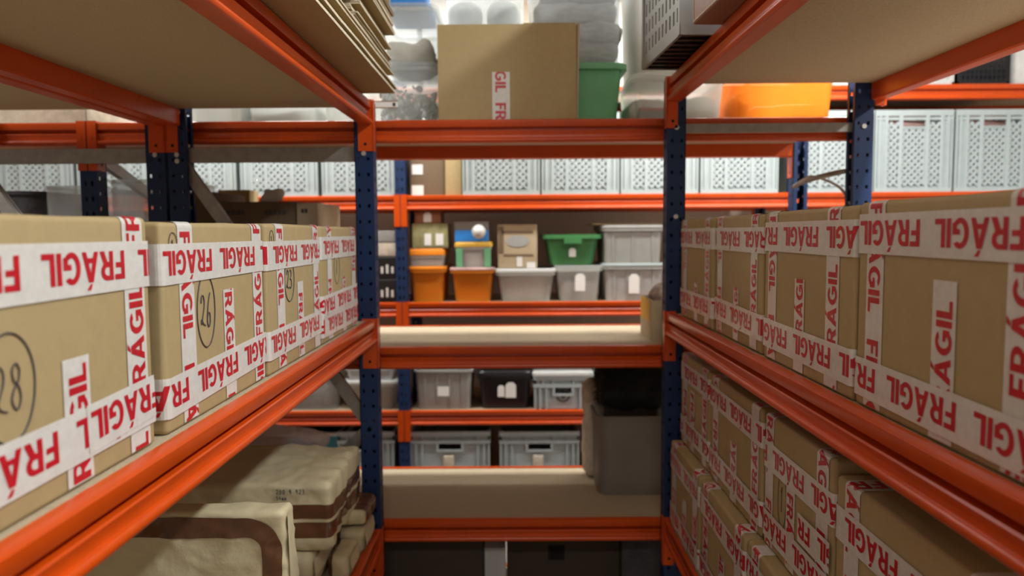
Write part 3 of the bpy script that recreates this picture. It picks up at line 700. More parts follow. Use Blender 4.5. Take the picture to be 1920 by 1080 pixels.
t, w_, h_ = plainbox('small_box', 'blue fronted clear box holding a glass ball on the yellow lid', 'box', 852, 916, 416, Y2 + .02, zt, .22, 'clear_frost')
b = MB(); b.box(-w_ / 2 + .002, w_ / 2 - .002, -.113, -.111, .002, h_ * .58); b.build('blue_panel', 'blue_lid', t, None)
b = MB(); b.lathe([(.001, h_ * .5 - .036)] + [(.036 * math.sin(a), h_ * .5 - .036 * math.cos(a)) for a in [math.pi * k / 10 for k in range(1, 10)]] + [(.001, h_ * .5 + .036)], 16, (w_ * .22, -.148)); b.build('round_badge', 'glass_bits', t, 60)
# left of the rear post
for nm, lab, x0, x1, ya, yb, m in (('small_box', 'black box with white lettered label, lowest left of rear post', 690, 744, 524, 567, 'black_plastic'), ('small_box', 'black box with white label, second left of rear post', 690, 744, 482, 523, 'black_plastic'),
                                   ('small_box', 'cream box third up on the pile left of rear post', 690, 745, 456, 481, 'cloth_cream'), ('small_box', 'grey box on top of the pile left of rear post', 690, 741, 433, 455, 'mid_grey')):
    t, w_, h_ = plainbox(nm, lab, 'box', x0, x1, ya, Y2, at(715, yb, Y2).z + .001 if yb < 566 else Z2, .3, m)
    if m == 'black_plastic':
        b = MB()
        for q in range(5): b.box(-w_ * .42 + q * w_ * .18, -w_ * .42 + q * w_ * .18 + w_ * .08, -.152, -.150, h_ * .25, h_ * (.55 + .1 * (q % 2)))
        b.build('label_print', 'paper', t, None)

# ---- rear rack, third level down
Z3 = .578 - .003; Y3 = 3.83
t = pxtub('storage_tub', 'grey tub with paper label beside the post, low on the rear rack', 'tub', 774, 887, 694, Y3, Z3, .38, 'mid_grey', taper=.93, rim=.01, ribs=4, rad=.02); tagpart(t, .0, -.195, .10, .06, .05, 'paper', False)
t = pxtub('storage_tub', 'black lidded tub with two white tags on the rear rack', 'tub', 893, 1000, 696, Y3, Z3, .38, 'black_plastic', taper=.9, rim=.012, lid='black_plastic', lid_h=.03, rad=.03); tagpart(t, -.02, -.20, .10, .035, .06); tagpart(t, .03, -.20, .105, .055, .08)
def euro(label, cx, cy, z, w, d, h, m='grey_crate', emblem=False, group=None):
    t = thing('stacking_crate', label, 'crate', (cx, cy, z), 0, group); b = MB(); e = .004
    b.box(-w / 2 + .012, w / 2 - .012, .012, d - .012, 0, .006)
    b.box(-w / 2 + .012, -w / 2 + .016, .012, d - .012, 0, h); b.box(w / 2 - .016, w / 2 - .012, .012, d - .012, 0, h); b.box(-w / 2 + .012, w / 2 - .012, d - .016, d - .012, 0, h)
    hw, hz0, hz1 = w * .14, h - .095, h - .065
    b.box(-w / 2 + .012, -hw, .012, .016, 0, h); b.box(hw, w / 2 - .012, .012, .016, 0, h); b.box(-hw, hw, .012, .016, 0, hz0); b.box(-hw, hw, .012, .016, hz1, h)
    b.build('crate_body', m, t, None)
    b = MB()
    for z0, z1 in ((h - .022, h), (h - .062, h - .046)):
        b.box(-w / 2, w / 2, 0, .014, z0, z1); b.box(-w / 2, w / 2, d - .014, d, z0, z1); b.box(-w / 2, -w / 2 + .014, .014, d - .014, z0, z1); b.box(w / 2 - .014, w / 2, .014, d - .014, z0, z1)
    b.build('rim', m, t, None)
    for x in (-w / 2 + .004, -w / 2 + .03, -w / 2 + .062, w / 2 - .014, w / 2 - .04, w / 2 - .072):
        b = MB(); b.box(x, x + .01, .002, .013, .0, h - .06); b.build('rib', m, t, None)
    for x in (-w * .17, w * .17, -w * .34, w * .34):
        b = MB(); b.box(x - .004, x + .004, .002, .013, h - .048, h - .02); b.build('rib', m, t, None)
    b = MB(); b.box(-hw - .012, -hw, 0, .013, hz0 - .012, hz1 + .004); b.box(hw, hw + .012, 0, .013, hz0 - .012, hz1 + .004); b.box(-hw, hw, 0, .013, hz0 - .012, hz0); b.build('hand_hold', m, t, None)
    if emblem:
        b = MB(); zc = h * .42
        b.loft([[(r * math.cos(a), yy, zc + r * math.sin(a)) for a in [2 * math.pi * k / 24 for k in range(24)]] for r, yy in ((.036, .011), (.036, .0095), (.028, .0095), (.028, .011))], False, False)
        b.box(-.018, .018, .0095, .0115, zc - .007, zc + .007); b.box(-.007, .007, .0095, .0115, zc - .018, zc + .018)
        b.build('round_emblem', 'cloth_dark', t, None)
    return t
xa, xb = at(1000, 730, Y3).x, at(1112, 730, Y3).x; zt = at(1050, 697, Y3).z
euro('pale grey stacking crate with a dark round emblem, rear rack', (xa + xb) / 2, Y3 - .01, Z3, xb - xa, .38, zt - Z3 - .02, 'grey_crate', True)
b = MB(); b.loft([rrect(xb - xa + .01, .39, .02, 0), rrect(xb - xa + .01, .39, .02, .014), rrect(xb - xa - .01, .37, .02, .018)]); o = b.build('crate_lid', 'white_plastic', None, 35); o.location = ((xa + xb) / 2, Y3 + .18, zt - .019); tag(o, 'pale lid lying on the crate with round emblem', 'lid')
xa2, xb2 = at(1116, 730, Y3).x, at(1228, 730, Y3).x
euro('pale grey stacking crate mostly hidden behind the black fur', (xa2 + xb2) / 2, Y3 - .01, Z3, xb2 - xa2, .38, zt - Z3)
t = pxtub('storage_tub', 'see-through tub with white lid left of the low rear post', 'tub', 640, 746, 714, Y3, Z3, .36, 'clear_frost', taper=.85, rim=.012, lid='white_plastic', lid_h=.016, rad=.025)
pile('white_pieces', 'white and buff pieces in the see-through tub by rear post', 'pieces', at(693, 740, Y3).x, Y3 + .19, Z3 + .005, .17, .26, .09, 'cloth_cream', 40, 9, .03)
zt = at(693, 714, Y3).z + .002
pxtub('storage_tub', 'shallow clear tub lying on the white lid left of rear post', 'tub', 645, 738, 690, Y3, zt, .34, 'clear_frost', taper=.9, rim=.006, rad=.02)
pxtub('storage_tub', 'see-through tub of dull blue cloth seen under the left beam', 'tub', 520, 634, 690, Y3, Z3, .36, 'clear', taper=.9, rim=.01, rad=.02)
lump('cloth_filling', 'dull blue and grey cloth inside the tub under left beam', 'cloth', at(577, 740, Y3).x, Y3 + .19, Z3 + .005, .2, .27, .13, 'cloth_grey', 12, .015)
# ---- rear rack, floor level
Z4 = .08 - .003
for (x0, x1, lab, m) in ((768, 920, 'large grey stacking crate on the lowest rear shelf, right of the post', 'grey_crate'), (936, 1087, 'large grey stacking crate on the lowest rear shelf, in the middle', 'grey_crate'), (1104, 1250, 'large grey stacking crate on the lowest rear shelf, behind the grey bin', 'grey_crate'), (672, 741, 'grey stacking crate on the lowest rear shelf, left of the post', 'grey_crate')):
    xa, xb = at(x0, 860, 3.83).x, at(x1, 860, 3.83).x; zt = at((x0 + x1) / 2, 809, 3.83).z
    if x0 == 672: xa = xb - .30
    t = euro(lab, (xa + xb) / 2, 3.82, Z4, xb - xa, .5, zt - Z4, m, group='large grey stacking crates at the bottom of the rear rack')
    if x0 in (768, 936):
        b = MB(); b.rgrid(-.035, .02, -.002, .012, .19, .26, .006, .02); b.build('sticker', 'cloth_cream', t, 40)
xa, xb = at(556, 830, 3.83).x, at(662, 830, 3.83).x
pxtub('storage_tub', 'teal tub with pale rim on the lowest rear shelf', 'tub', 520, 652, 812, 3.83, Z4, .4, 'teal', taper=.9, rim=.014, rim_m='white_plastic', rad=.03, handles=True)

# ---- rear rack, top level (right side of the view)
Z5 = 2.222 - .003
def mesh_bin(label, x0, x1, y0, Y, zb, d, m):
    a, c = at(x0, y0, Y), at(x1, y0, Y); w_ = c.x - a.x; h_ = a.z - zb
    t = thing('mesh_basket', label, 'basket', ((a.x + c.x) / 2, Y, zb)); b = MB()
    b.box(-w_ / 2, w_ / 2, 0, .006, 0, .02); b.box(-w_ / 2, w_ / 2, 0, d, h_ - .015, h_) if False else None
    for s in (-1, 1):
        b.box(min(s * w_ / 2, s * (w_ / 2 - .015)), max(s * w_ / 2, s * (w_ / 2 - .015)), 0, .015, 0, h_)
        b.box(min(s * w_ / 2, s * (w_ / 2 - .004)), max(s * w_ / 2, s * (w_ / 2 - .004)), 0, d, 0, h_)
    b.box(-w_ / 2, w_ / 2, -.003, .012, h_ - .02, h_); b.box(-w_ / 2, w_ / 2, d - .005, d, 0, h_); b.box(-w_ / 2, w_ / 2, 0, d, 0, .005)
    b.build('basket_frame', m, t, None)
    b = MB(); n = int(w_ / .022)
    for i in range(1, n): b.box(-w_ / 2 + i * w_ / n - .003, -w_ / 2 + i * w_ / n + .003, .001, .006, .01, h_ - .01)
    n = int(h_ / .026)
    for i in range(1, n): b.box(-w_ / 2 + .01, w_ / 2 - .01, .002, .007, i * h_ / n - .003, i * h_ / n + .003)
    b.build('mesh_panel', m, t, None); return t
mesh_bin('black mesh basket on the top rear shelf, upper right', 1796, 1896, 86, 3.84, Z5, .4, 'black_plastic')
mesh_bin('white mesh basket on the top rear shelf beside the black one', 1690, 1792, 100, 3.84, Z5, .4, 'white_plastic')
pxtub('storage_tub', 'pale tub on the top rear shelf at the right frame edge', 'tub', 1900, 2040, 70, 3.84, Z5, .4, 'cloth_white', taper=.95, rad=.03)
pxtub('storage_tub', 'pale tub on the top rear shelf behind the right blue post', 'tub', 1560, 1684, 90, 3.84, Z5, .4, 'white_plastic', taper=.95, rad=.03)
for i, (x0, x1, m) in enumerate(((640, 780, 'cloth_white'), (790, 930, 'white_plastic'), (940, 1090, 'cloth_cream'), (1100, 1240, 'white_plastic'), (1250, 1400, 'cloth_white'), (1410, 1545, 'cloth_cream'))):
    plainbox('storage_carton', 'pale carton on the top rear shelf, ' + ['behind the blue lidded tub', 'behind the open carton', 'behind the grey cloth bin', 'behind the white bins', 'above the orange tub', 'left of the right rear post'][i], 'box', x0, x1, -60, 3.84, Z5, .4, m, group='pale cartons on the top rear shelf')

# ------------------------------------------------------------------ things on the crosswise unit
ZCU = LC[3] - .0025
# left stack of clear bins
pxtub('clear_bin', 'clear bin of small grey glints, lower of stack beside open carton', 'bin', 702, 823, 116, 2.53, ZCU, .42, 'clear', taper=.93, rim=.008, lid='clear', lid_h=.012, rad=.03)
pile('glass_bits', 'small glinting pieces filling the lower clear bin', 'pieces', at(762, 160, 2.6).x, 2.76, ZCU + .005, .185, .34, .13, 'glass_bits', 260, 21, .014)
b = MB(); b.box(-.05, .05, 0, .001, -.012, .012); b.box(-.05, .05, -.0003, .0, .009, .012, 1); b.box(-.05, .05, -.0003, 0, -.012, -.009, 1); b.box(.032, .042, -.0003, 0, -.006, .006, 2)
o = b.build('paper_label', ['paper', 'card_red', 'pen'], None, None); o.location = at(718, 196, 2.525); tag(o, 'white paper label stuck on the lower clear bin', 'label')
zt = at(760, 116, 2.53).z + .002
pxtub('clear_bin', 'clear bin with blue lid and cream cloth, upper of stack beside carton', 'bin', 706, 818, 4, 2.54, zt, .40, 'clear', taper=.95, rim=.008, lid='clear', lid_h=.012, rad=.03)
lump('cloth_bundle', 'crumpled cream cloth in the blue lidded clear bin', 'cloth', at(762, 90, 2.6).x, 2.75, zt + .005, .18, .32, .085, 'cloth_cream', 22, .03, 12)
b = MB(); b.rgrid(-.065, .09, -.15, .15, 0, .05, .01, .2); o = b.build('blue_box', 'blue_lid', None, 40); o.location = (at(752, 4, 2.6).x, 2.74, at(752, 4, 2.54).z + .003); tag(o, 'bright blue flat box on the upper clear bin', 'box')
# behind the open carton
yb_ = 2.905
pxtub('clear_bin', 'clear bin hidden behind the open carton, lower one', 'bin', 836, 992, 120, yb_, ZCU, .15, 'clear_frost', taper=.95, rim=.006, rad=.03)
zt = at(900, 120, yb_).z + .002
pxtub('clear_bin', 'clear bin of rounded grey bundles above the open carton', 'bin', 830, 986, -60, yb_, zt, .15, 'clear', taper=.97, rim=.006, rad=.03)
for i, (px, pz) in enumerate(((872, 88), (945, 88), (870, 25), (945, 22))):
    q = at(px, pz, yb_)
    lump('cloth_bundle', 'rounded pale grey bundle in the bin above the carton, ' + ['lower left', 'lower right', 'upper left', 'upper right'][i], 'cloth', q.x, yb_ + .075, at(px, pz + 28, yb_).z, .135, .10, .115, 'cloth_white', 30 + i, .008, 8, r=.05)
yg = 2.60
pxtub('storage_tub', 'mint green tub with ribbed rim beside the open carton', 'tub', 984, 1179, 117, yg, ZCU, .38, 'green_plastic', taper=.88, rim=.016, rad=.03, ribs=0)
zt = at(1100, 117, yg).z + .002
b = MB(); b.loft([rrect(.36, .40, .03, 0), rrect(.36, .40, .03, .004)]); 
pxtub('clear_bin', 'tall clear bin packed with grey cloth standing on the green tub', 'bin', 990, 1170, -60, yg + .02, zt, .34, 'clear', taper=.97, rim=.006, rad=.03)
for i, (px, zz, hh, ww) in enumerate(((1080, 0, .075, .29), (1085, .072, .075, .285), (1078, .144, .07, .29), (1082, .211, .06, .27))):
    lump('folded_cloth', 'grey folded cloth in the tall clear bin, ' + ['bottom layer', 'second layer', 'third layer', 'top layer'][i], 'cloth', at(px, 60, yg + .15).x, yg + .19, zt + .006 + zz, ww, .27, hh, 'cloth_grey', 50 + i, .012, 14, r=.03, group='folded cloth layers in the tall clear bin')
# white bins right of the green tub
yw = 2.56
pxtub('clear_bin', 'wide clear bin of white cloth behind the right aisle post', 'bin', 1186, 1370, 136, yw, ZCU, .40, 'clear_frost', taper=.92, rim=.012, lid='clear_frost', lid_h=.012, rad=.03)
lump('cloth_bundle', 'white cloth heap in the wide clear bin by the post', 'cloth', at(1240, 180, yw).x - .02, yw + .2, ZCU + .005, .14, .3, .09, 'cloth_white', 61, .02)
lump('cloth_bundle', 'cream cloth heap in the wide clear bin right of the post', 'cloth', at(1330, 180, yw).x - .01, yw + .2, ZCU + .005, .11, .3, .10, 'cloth_cream', 62, .02)
b = MB(); b.box(-.07, .07, -.02, .0, .0, .035, 0); b.box(-.07, .07, -.021, .001, .035, .045, 1); o = b.build('folded_leaflet', ['grey_tub', 'cloth_pink'], None, None); o.location = (at(1240, 200, yw).x, yw + .035, ZCU + .006); tag(o, 'grey and pink leaflet standing inside the wide clear bin', 'leaflet')
zt = at(1250, 136, yw).z + .002
pxtub('clear_bin', 'milky white bin stacked on the wide clear bin', 'bin', 1184, 1330, -70, yw + .03, zt, .36, 'white_plastic', taper=.93, rim=.014, rad=.03)
# orange tub
t = pxtub('storage_tub', 'large see-through orange tub on the crosswise top shelf', 'tub', 1372, 1584, 120, 2.56, ZCU, .42, 'orange_clear', taper=.93, rim=.014, rim_m='orange_plastic', rad=.045)
lump('orange_filling', 'bright orange cloth filling half the large orange tub', 'filling', at(1480, 190, 2.6).x + .015, 2.56 + .22, ZCU + .005, .27, .32, .062, 'orange_plastic', 71, .006)
lump('cloth_bundle', 'pale cloth corner inside the large orange tub', 'cloth', at(1395, 190, 2.6).x + .01, 2.56 + .17, ZCU + .005, .04, .2, .11, 'cloth_cream', 72, .006, r=.015)
# left upper shelf bottoms
plainbox('storage_carton', 'cream carton on the crosswise top shelf at the far left', 'box', -60, 157, 120, 2.53, ZCU, .4, 'cloth_cream')
pxtub('clear_bin', 'white bin on the crosswise top shelf behind the paired posts', 'bin', 340, 448, 130, 2.53, ZCU, .4, 'white_plastic', taper=.95, rim=.008, rad=.03)
pxtub('clear_bin', 'clear bin of dark cloth on the crosswise top shelf', 'bin', 452, 592, 130, 2.53, ZCU, .4, 'clear_frost', taper=.95, rim=.008, rad=.03)
lump('cloth_bundle', 'dark folded cloth in the clear bin under the left top shelf', 'cloth', at(522, 200, 2.6).x, 2.74, ZCU + .005, .2, .3, .1, 'cloth_grey', 81, .015)
pxtub('clear_bin', 'clear bin of grey glints left of the blue aisle post', 'bin', 596, 692, 130, 2.53, ZCU, .4, 'clear_frost', taper=.95, rim=.008, rad=.03)
pile('glass_bits', 'grey glinting pieces in the bin left of the aisle post', 'pieces', at(644, 200, 2.6).x, 2.74, ZCU + .005, .14, .3, .09, 'glass_bits', 120, 82, .014)

# crosswise middle shelf
ZCM = LC[2] - .0025
t, w_, h_ = plainbox('printed_carton', 'brown carton with printed lettering behind the left cartons', 'box', 404, 554, 378, 2.62, ZCM, .32, 'card_dark', rot=0)
b = MB(); rnd = random.Random(2)
for x0, n in ((-.10, 4), (.03, 5)):
    for i in range(n): b.box(x0 + i * .016, x0 + i * .016 + .011, -.1625, -.1605, h_ - .045, h_ - .03)
b.build('printed_text', 'pen', t, None)
t, w_, h_ = plainbox('printed_carton', 'tan carton with small dark print on its lit face, behind left cartons', 'box', 555, 596, 380, 2.615, ZCM, .33, 'card_pale')
b = MB()
for x0, zz in ((-.02, h_ - .035), (-.008, h_ - .035), (.0, .05), (.012, .05)): b.box(x0, x0 + .009, -.1675, -.1655, zz, zz + .014)
b.build('printed_text', 'pen', t, None)
t, w_, h_ = plainbox('storage_carton', 'dull brown carton behind the brace of the left unit', 'box', 352, 402, 360, 2.66, ZCM, .3, 'card_dark')
plainbox('storage_carton', 'small tan carton with a red patch behind the grey brace', 'box', 408, 468, 356, 2.98, ZCM, .1, 'card')
lump('paper_wad', 'crumpled white paper sticking out of the printed carton', 'paper', at(508, 372, 2.75).x, 2.78, at(508, 377, 2.62).z + .002, .07, .06, .05, 'paper', 7, .02, 20, .012, r=.015)
pxtub('clear_bin', 'large clear bin with pinkish cloth behind the far left cartons', 'bin', 76, 168, 348, 2.62, ZCM, .4, 'clear', taper=.97, rim=.006, rad=.02)
lump('cloth_bundle', 'grey and pink cloth inside the far left clear bin', 'cloth', at(120, 400, 2.7).x, 2.83, ZCM + .005, .12, .3, .24, 'cloth_pink', 91, .02)
pxtub('clear_bin', 'clear bin with pink and orange contents between dark posts', 'bin', 198, 322, 336, 2.62, ZCM, .4, 'clear', taper=.97, rim=.006, rad=.02)
lump('cloth_bundle', 'pale pink cloth inside the bin between dark posts', 'cloth', at(262, 400, 2.7).x, 2.83, ZCM + .005, .17, .3, .22, 'cloth_pink', 92, .02)
pxtub('storage_tub', 'dark round topped tub behind the left brace', 'tub', -40, 74, 358, 2.62, ZCM, .4, 'cloth_dark', taper=.9, rim=.01, rad=.06)
# small carton with mottled contents at the right end
t = thing('open_carton', 'small open carton with orange tape at the right end of middle shelf', 'box', (.476, 2.57, ZCM), 0)
b = MB(); tk = .004; a, c, h = .17, .24, .145
b.box(0, a, 0, tk, 0, h); b.box(0, a, c - tk, c, 0, h); b.box(0, tk, tk, c - tk, 0, h); b.box(a - tk, a, tk, c - tk, 0, h); b.box(tk, a - tk, tk, c - tk, 0, tk); b.build('carton_body', 'card_pale', t, None)
b = MB(); b.box(-.0012, -.0002, .06, c - .01, h * .45, h - .002); b.build('orange_label', 'yellow', t, None)
lump('mottled_stone', 'mottled brown and white lump in the small open carton', 'stone', .56, 2.69, ZCM + .006, .13, .17, .185, 'mottled', 95, .018, 14, .015)

# crosswise low shelf
ZCL = LC[1] - .0025
q0, q1 = at(1118, 940, 2.70), at(1262, 940, 2.70)
tub('grey_bin', 'tall grey bin on the low crosswise shelf by the right post', 'bin', (q0.x + q1.x) / 2 + .005, 2.70 + .16, ZCL, q1.x - q0.x, .29, .30, 'grey_bin', taper=.95, rim=.006, rad=.04)
def fur(label, cx, cy, z, w, d, h, seed):
    rnd = random.Random(seed); t = thing('fur_bundle', label, 'fur', (cx, cy, z)); b = MB()
    def disp(p, n):
        k = noise.noise(Vector((p.x * 16, p.y * 16, p.z * 16 + seed))) * .022; o = p + n * k; o.z = max(o.z, 0); return o
    b.rgrid(-w / 2, w / 2, -d / 2, d / 2, 0, h, .06, .02, disp); vs = [Vector(v) for v in b.v]; b.build('fur_body', 'fur', t, 80)
    b = MB(); c = Vector((0, 0, h / 2))
    for i in range(2600):
        p = rnd.choice(vs); n = (p - c); n = Vector((n.x / w, n.y / d, n.z / h)).normalized(); dr = (n + Vector((rnd.gauss(0, .5), rnd.gauss(0, .5), rnd.gauss(0, .5)))).normalized()
        p = p + Vector((rnd.gauss(0, .006), rnd.gauss(0, .006), rnd.gauss(0, .004))); s = dr.orthogonal().normalized() * .0012; L = rnd.uniform(.01, .024)
        if p.z < .01 or (p + dr * L).z < .004: continue
        s2 = dr.cross(s)
        b.add([p + s, p - s * .5 + s2 * .8, p - s * .5 - s2 * .8, p + dr * L], [(0, 1, 3), (1, 2, 3), (2, 0, 3)])
    b.build('fur_hair', 'fur', t, None)
q = at(1180, 790, 2.82)
fur('black shaggy fur bundle heaped on the grey bin', q.x + .012, 2.86, ZCL + .302, .265, .20, .165, 4)
lump('white_bag', 'crumpled off-white bag pushed behind the grey bin', 'bag', at(1110, 800, 2.98).x + .0, 2.955, ZCL, .07, .10, .40, 'cloth_cream', 44, .014, 10, .02)
lump('plastic_bag', 'crumpled see-through plastic bag on the low crosswise shelf', 'bag', at(500, 830, 2.75).x, 2.76, ZCL, .38, .28, .24, 'bag', 45, .04, 9, .02, r=.07)
lump('dark_bundle', 'dark bundle inside the crumpled plastic bag', 'bundle', at(490, 850, 2.75).x, 2.76, ZCL + .012, .24, .16, .15, 'cloth_dark', 46, .02, 9, .02, r=.06)
# floor-level boxes under the cross shelf
ZCF = LC[0] - .0025
plainbox('storage_carton', 'dark carton on the lowest crosswise shelf, left of the white panel', 'box', 690, 905, 1016, 2.62, ZCF, .36, 'card_shaded')
t, w_, h_ = plainbox('storage_carton', 'dark carton with a square symbol under the low crosswise shelf', 'box', 950, 1162, 1000, 2.66, ZCF, .36, 'card_shaded')
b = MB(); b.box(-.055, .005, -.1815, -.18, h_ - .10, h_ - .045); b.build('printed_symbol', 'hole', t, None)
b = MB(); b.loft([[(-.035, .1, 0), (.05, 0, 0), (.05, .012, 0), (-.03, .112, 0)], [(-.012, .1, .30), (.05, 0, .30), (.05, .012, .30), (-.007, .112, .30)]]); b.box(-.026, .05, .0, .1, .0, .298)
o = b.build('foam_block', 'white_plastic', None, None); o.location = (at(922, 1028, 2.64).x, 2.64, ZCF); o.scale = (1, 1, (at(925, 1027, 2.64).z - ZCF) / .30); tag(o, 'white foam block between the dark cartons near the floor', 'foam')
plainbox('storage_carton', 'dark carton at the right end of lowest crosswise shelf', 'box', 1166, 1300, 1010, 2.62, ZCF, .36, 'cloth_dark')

# ------------------------------------------------------------------ right top shelf: perforated crate and red-brown carton
ZRT = LR[2] + .0005
def perforated(label, loc, rot):
    t = thing('perforated_crate', label, 'crate', loc, rot)
    L, Dp, H = .40, .55, .29; b = MB()
    # front wall (local y=0 faces the aisle) with real slots
    xs0 = [.026 + i * .0370 for i in range(10)]; sw = .015; rows = [(.040, .075), (.093, .128), (.146, .181), (.199, .234)]
    edges = [0] + [e for x in xs0 for e in (x, x + sw)] + [L]
    for k in range(0, len(edges), 2): b.box(edges[k], edges[k + 1], 0, .004, .0, H)
    for x in xs0:
        last = 0
        for z0, z1 in rows: b.box(x, x + sw, 0, .004, last, z0); last = z1
        b.box(x, x + sw, 0, .004, last, H)
    b.box(0, .004, .004, Dp, 0, H); b.box(L - .004, L, .004, Dp, 0, H); b.box(.004, L - .004, Dp - .004, Dp, 0, H)
    b.build('crate_wall', 'mid_grey', t, None)
    b = MB(); b.box(-.003, L + .003, -.004, .001, .0, .026); b.box(-.003, L + .003, -.006, .004, H - .02, H); b.box(-.004, .0, -.003, Dp, 0, .026); b.box(L, L + .004, -.003, Dp, 0, .026)
    for x in (-.003, L - .011): b.box(x, x + .014, -.006, .0, 0, H)
    b.build('crate_rim', 'mid_grey', t, None)
    b = MB(); n = 9
    for i in range(n): b.box(.004 + i * (L - .02) / (n - 1), .016 + i * (L - .02) / (n - 1), .004, Dp, .001, .007)
    for j in range(12): b.box(.004, L - .004, .004 + j * (Dp - .02) / 11, .012 + j * (Dp - .02) / 11, .0075, .011)
    b.box(.004, L - .004, .004, Dp - .004, .012, .014)
    b.build('crate_base', 'black_plastic', t, None)
    return t
perforated('grey perforated plastic crate hanging over the edge of right top shelf', (.392, 2.286, ZRT), -math.pi / 2 + math.radians(3.4))
t = thing('storage_carton', 'unseen low brown carton added on the perforated crate for its shade', 'box', (.410, 2.28, ZRT + .292), -math.pi / 2 + math.radians(2.2))  # out of view, added to cast shade on the crosswise shelf front
b = MB(); b.rgrid(0, .38, 0, .50, 0, .17, .004, .15); b.build('box_body', 'card', t, 40)
t = thing('storage_carton', 'red-brown carton beside the perforated crate on right top shelf', 'box', (.424, 1.80, ZRT), -math.pi / 2 + math.radians(3))
b = MB(); b.rgrid(0, .25, 0, .35, 0, .20, .004, .15); b.build('box_body', 'card_red', t, 40)
b = MB(); b.box(.004, .246, -.0012, -.0002, .004, .008); b.box(.004, .008, -.0012, -.0002, .008, .194); b.build('edge_tape', 'card_pale', t, None)

# cable looped on the right rear post
q = [at(1596, 318, 2.47), at(1560, 326, 2.5), at(1525, 335, 2.6), at(1500, 343, 2.8), at(1490, 350, 2.95)]
b = MB(); b.tube(smooth_line(q), .009, 8); o = b.build('strap', 'galv', None, 60); tag(o, 'grey strap stretched between the right rear posts', 'strap')
q = [at(1498, 342, 2.72), at(1520, 331, 2.62), at(1550, 338, 2.55), at(1575, 352, 2.5), at(1588, 370, 2.47), at(1596, 386, 2.465), at(1599, 420, 2.465)]
b = MB(); b.tube(smooth_line(q), .005, 8); o = b.build('cable', 'cable_white', None, 60); tag(o, 'white cable drooping behind the right cartons', 'cable')

# ------------------------------------------------------------------ kraft paper parcels on the left low shelf
ZLL = LL[0] - .0025
def parcel(label, x0, x1, y0, y1, z0, z1, seed, tapes, r=.03, amp=.007, step=.014, rot=0, notes=(), fold=True):
    t = thing('kraft_parcel', label, 'parcel', ((x0 + x1) / 2, (y0 + y1) / 2, z0), rot, 'kraft paper parcels on the left low shelf')
    w, d, h = x1 - x0, y1 - y0, z1 - z0
    def disp(p, n):
        q = Vector((p.x * 7 + seed, p.y * 7, p.z * 9)); k = noise.noise(q) * amp - abs(noise.noise(q * 1.9)) * amp * 1.3 + abs(noise.noise(q * 4.1)) * amp * .5 + amp * .2
        o = p + n * k; o.z = max(o.z, .0005); return o
    a = (-w / 2, w / 2, -d / 2, d / 2, 0, h)
    b = MB(); b.rgrid(*a, r, step, disp); b.build('paper_wrap', 'kraft', t, 45)
    for keep in tapes:
        b = MB()
        if keep is corner_ribbon:
            rows = keep(w, d, h); n_ = len(rows[0]); vs = []
            for row in rows: vs += [disp(Vector((u, -d / 2, v)), Vector((0, -1, 0))) + Vector((0, -.0022 - .0008 * noise.noise(Vector((u * 30, v * 30, 4))), 0)) for u, v in row]
            b.add(vs, [(k * n_ + q, (k + 1) * n_ + q, (k + 1) * n_ + q + 1, k * n_ + q + 1) for k in range(len(rows) - 1) for q in range(n_ - 1)])
        else: b.rgrid(*a, r, step, disp, keep=lambda c, n, k=keep: k(c, n, w, d, h), off=.0012)
        if b.f: b.build('packing_tape', 'brown_tape', t, 45)
    b = MB()
    for pts in notes:
        for line in pts(w, d, h): b.tube(line, .0010, 5)
    if b.v: b.build('handwriting', 'pen', t, 60)
    if not fold: return t
    b = MB()  # folded end flap at the aisle end
    b.add([(w / 2 - .004, -d / 2 + .01, .01), (w / 2 + .006, -d / 2 - .004, h * .5), (w / 2 - .002, -d / 2 + .01, h - .012), (w / 2 - .004, d / 2 - .02, .012), (w / 2 + .004, d / 2 - .03, h * .5), (w / 2 - .002, d / 2 - .02, h - .012), (w / 2 + .010, 0, h * .5)],
          [(0, 6, 1), (1, 6, 2), (3, 4, 6), (4, 5, 6), (2, 6, 5), (0, 3, 6)]); b.build('end_fold', 'kraft', t, None)
    return t
DIG['0'] = [(.3, 1), (.05, .6), (.1, .15), (.35, 0), (.55, .4), (.5, .85), (.3, 1)]
DIG['9'] = [(.55, .85), (.3, 1), (.05, .75), (.25, .5), (.55, .8), (.5, .4), (.35, 0)]
DIG['5'] = [(.6, 1), (.15, .98), (.1, .6), (.4, .62), (.55, .3), (.3, 0), (.05, .08)]
DIG['m'] = [(0, 0), (.05, .5), (.2, .55), (.25, .05), (.35, .5), (.5, .55), (.55, .05), (.7, .1)]
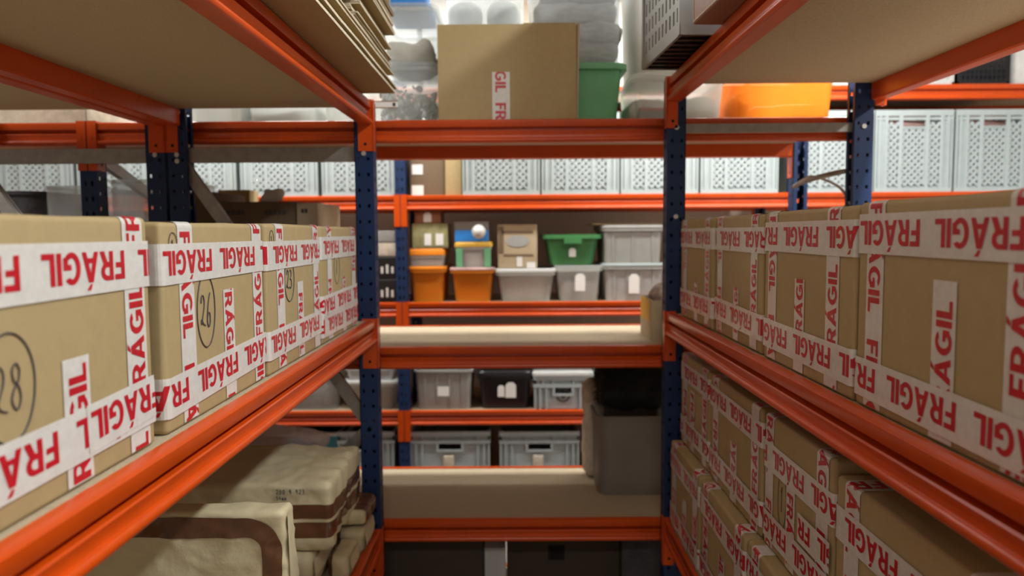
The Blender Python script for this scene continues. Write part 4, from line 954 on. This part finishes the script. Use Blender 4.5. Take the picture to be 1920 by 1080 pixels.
def written(text, cx, y, z, size, top=False):
    "handwriting strokes on the near face (height share z) or the top (depth share y)"
    def f(w, d, h):
        out = []
        for i, ch in enumerate(text):
            if ch == ' ': continue
            pts = smooth_line([(p[0] * size * .62, p[1] * size, 0) for p in DIG[ch]], 3); x0 = cx + i * size * .68
            out.append([(x0 + p.x, d * y + p.y, h + .004) if top else (x0 + p.x, -d / 2 - .007, h * z + p.y) for p in pts])
        return out
    return f
band = lambda lo, hi: (lambda c, n, w, d, h: lo * h < c.z < hi * h and n.y < .5 and n.z < .5)
def corner_ribbon(w, d, h):
    "band of tape along the upper edge of the near face, turning down at the aisle end"
    t0, t1, R = .012, .054, .085; out = []
    for t in [t0 + (t1 - t0) * k / 6 for k in range(7)]:
        row = [(-w / 2 + .02 + (w - .02 - R) * k / 60, h - t) for k in range(61)]
        row += [(w / 2 - R + (R - t) * math.sin(a), h - R + (R - t) * math.cos(a)) for a in [math.pi / 2 * k / 14 for k in range(1, 15)]]
        row += [(w / 2 - t, h - R - (h - R - .02) * k / 40) for k in range(1, 41)]
        out.append(row)
    return out
parcel('large kraft parcel with shiny brown tape round its corner, nearest', -1.02, -.462, 1.465, 1.53, ZLL, .941, 3, [corner_ribbon], .016, .007, .008, notes=[written('200 9 45', -.10, .10, 1, .010, True), written('54mm', -.085, -.12, 1, .009, True)])
parcel('kraft parcel written on in pen with wide brown tape band, in the middle', -1.05, -.505, 1.99, 2.38, .628, .818, 4, [band(.18, .43), band(.455, .70)], .018, .010, .010, notes=[written('200 9 923', .125, 0, .86, .013), written('54mm', .125, 0, .775, .011)], fold=False)
parcel('kraft parcel under the written parcel, bottom of the pile', -1.05, -.55, 1.96, 2.20, ZLL, .622, 5, [lambda c, n, w, d, h: w * .18 < c.x < w * .3], .03, .008, .014)
parcel('small kraft parcel with brown tape end beside the blue post', -.545, -.458, 2.22, 2.39, .600, .655, 6, [lambda c, n, w, d, h: c.x > -.01 and abs(c.y) < .07], .02, .005, .008, fold=False)
parcel('small kraft parcel below the taped end, near the blue post', -.60, -.462, 2.21, 2.385, ZLL, .598, 7, [lambda c, n, w, d, h: -.03 < c.x < 0], .025, .006, .010)
parcel('small kraft parcel at the shelf edge in front of the blue post', -.54, -.470, 2.04, 2.19, ZLL, .590, 8, [lambda c, n, w, d, h: c.x < -.02], .025, .006, .010)
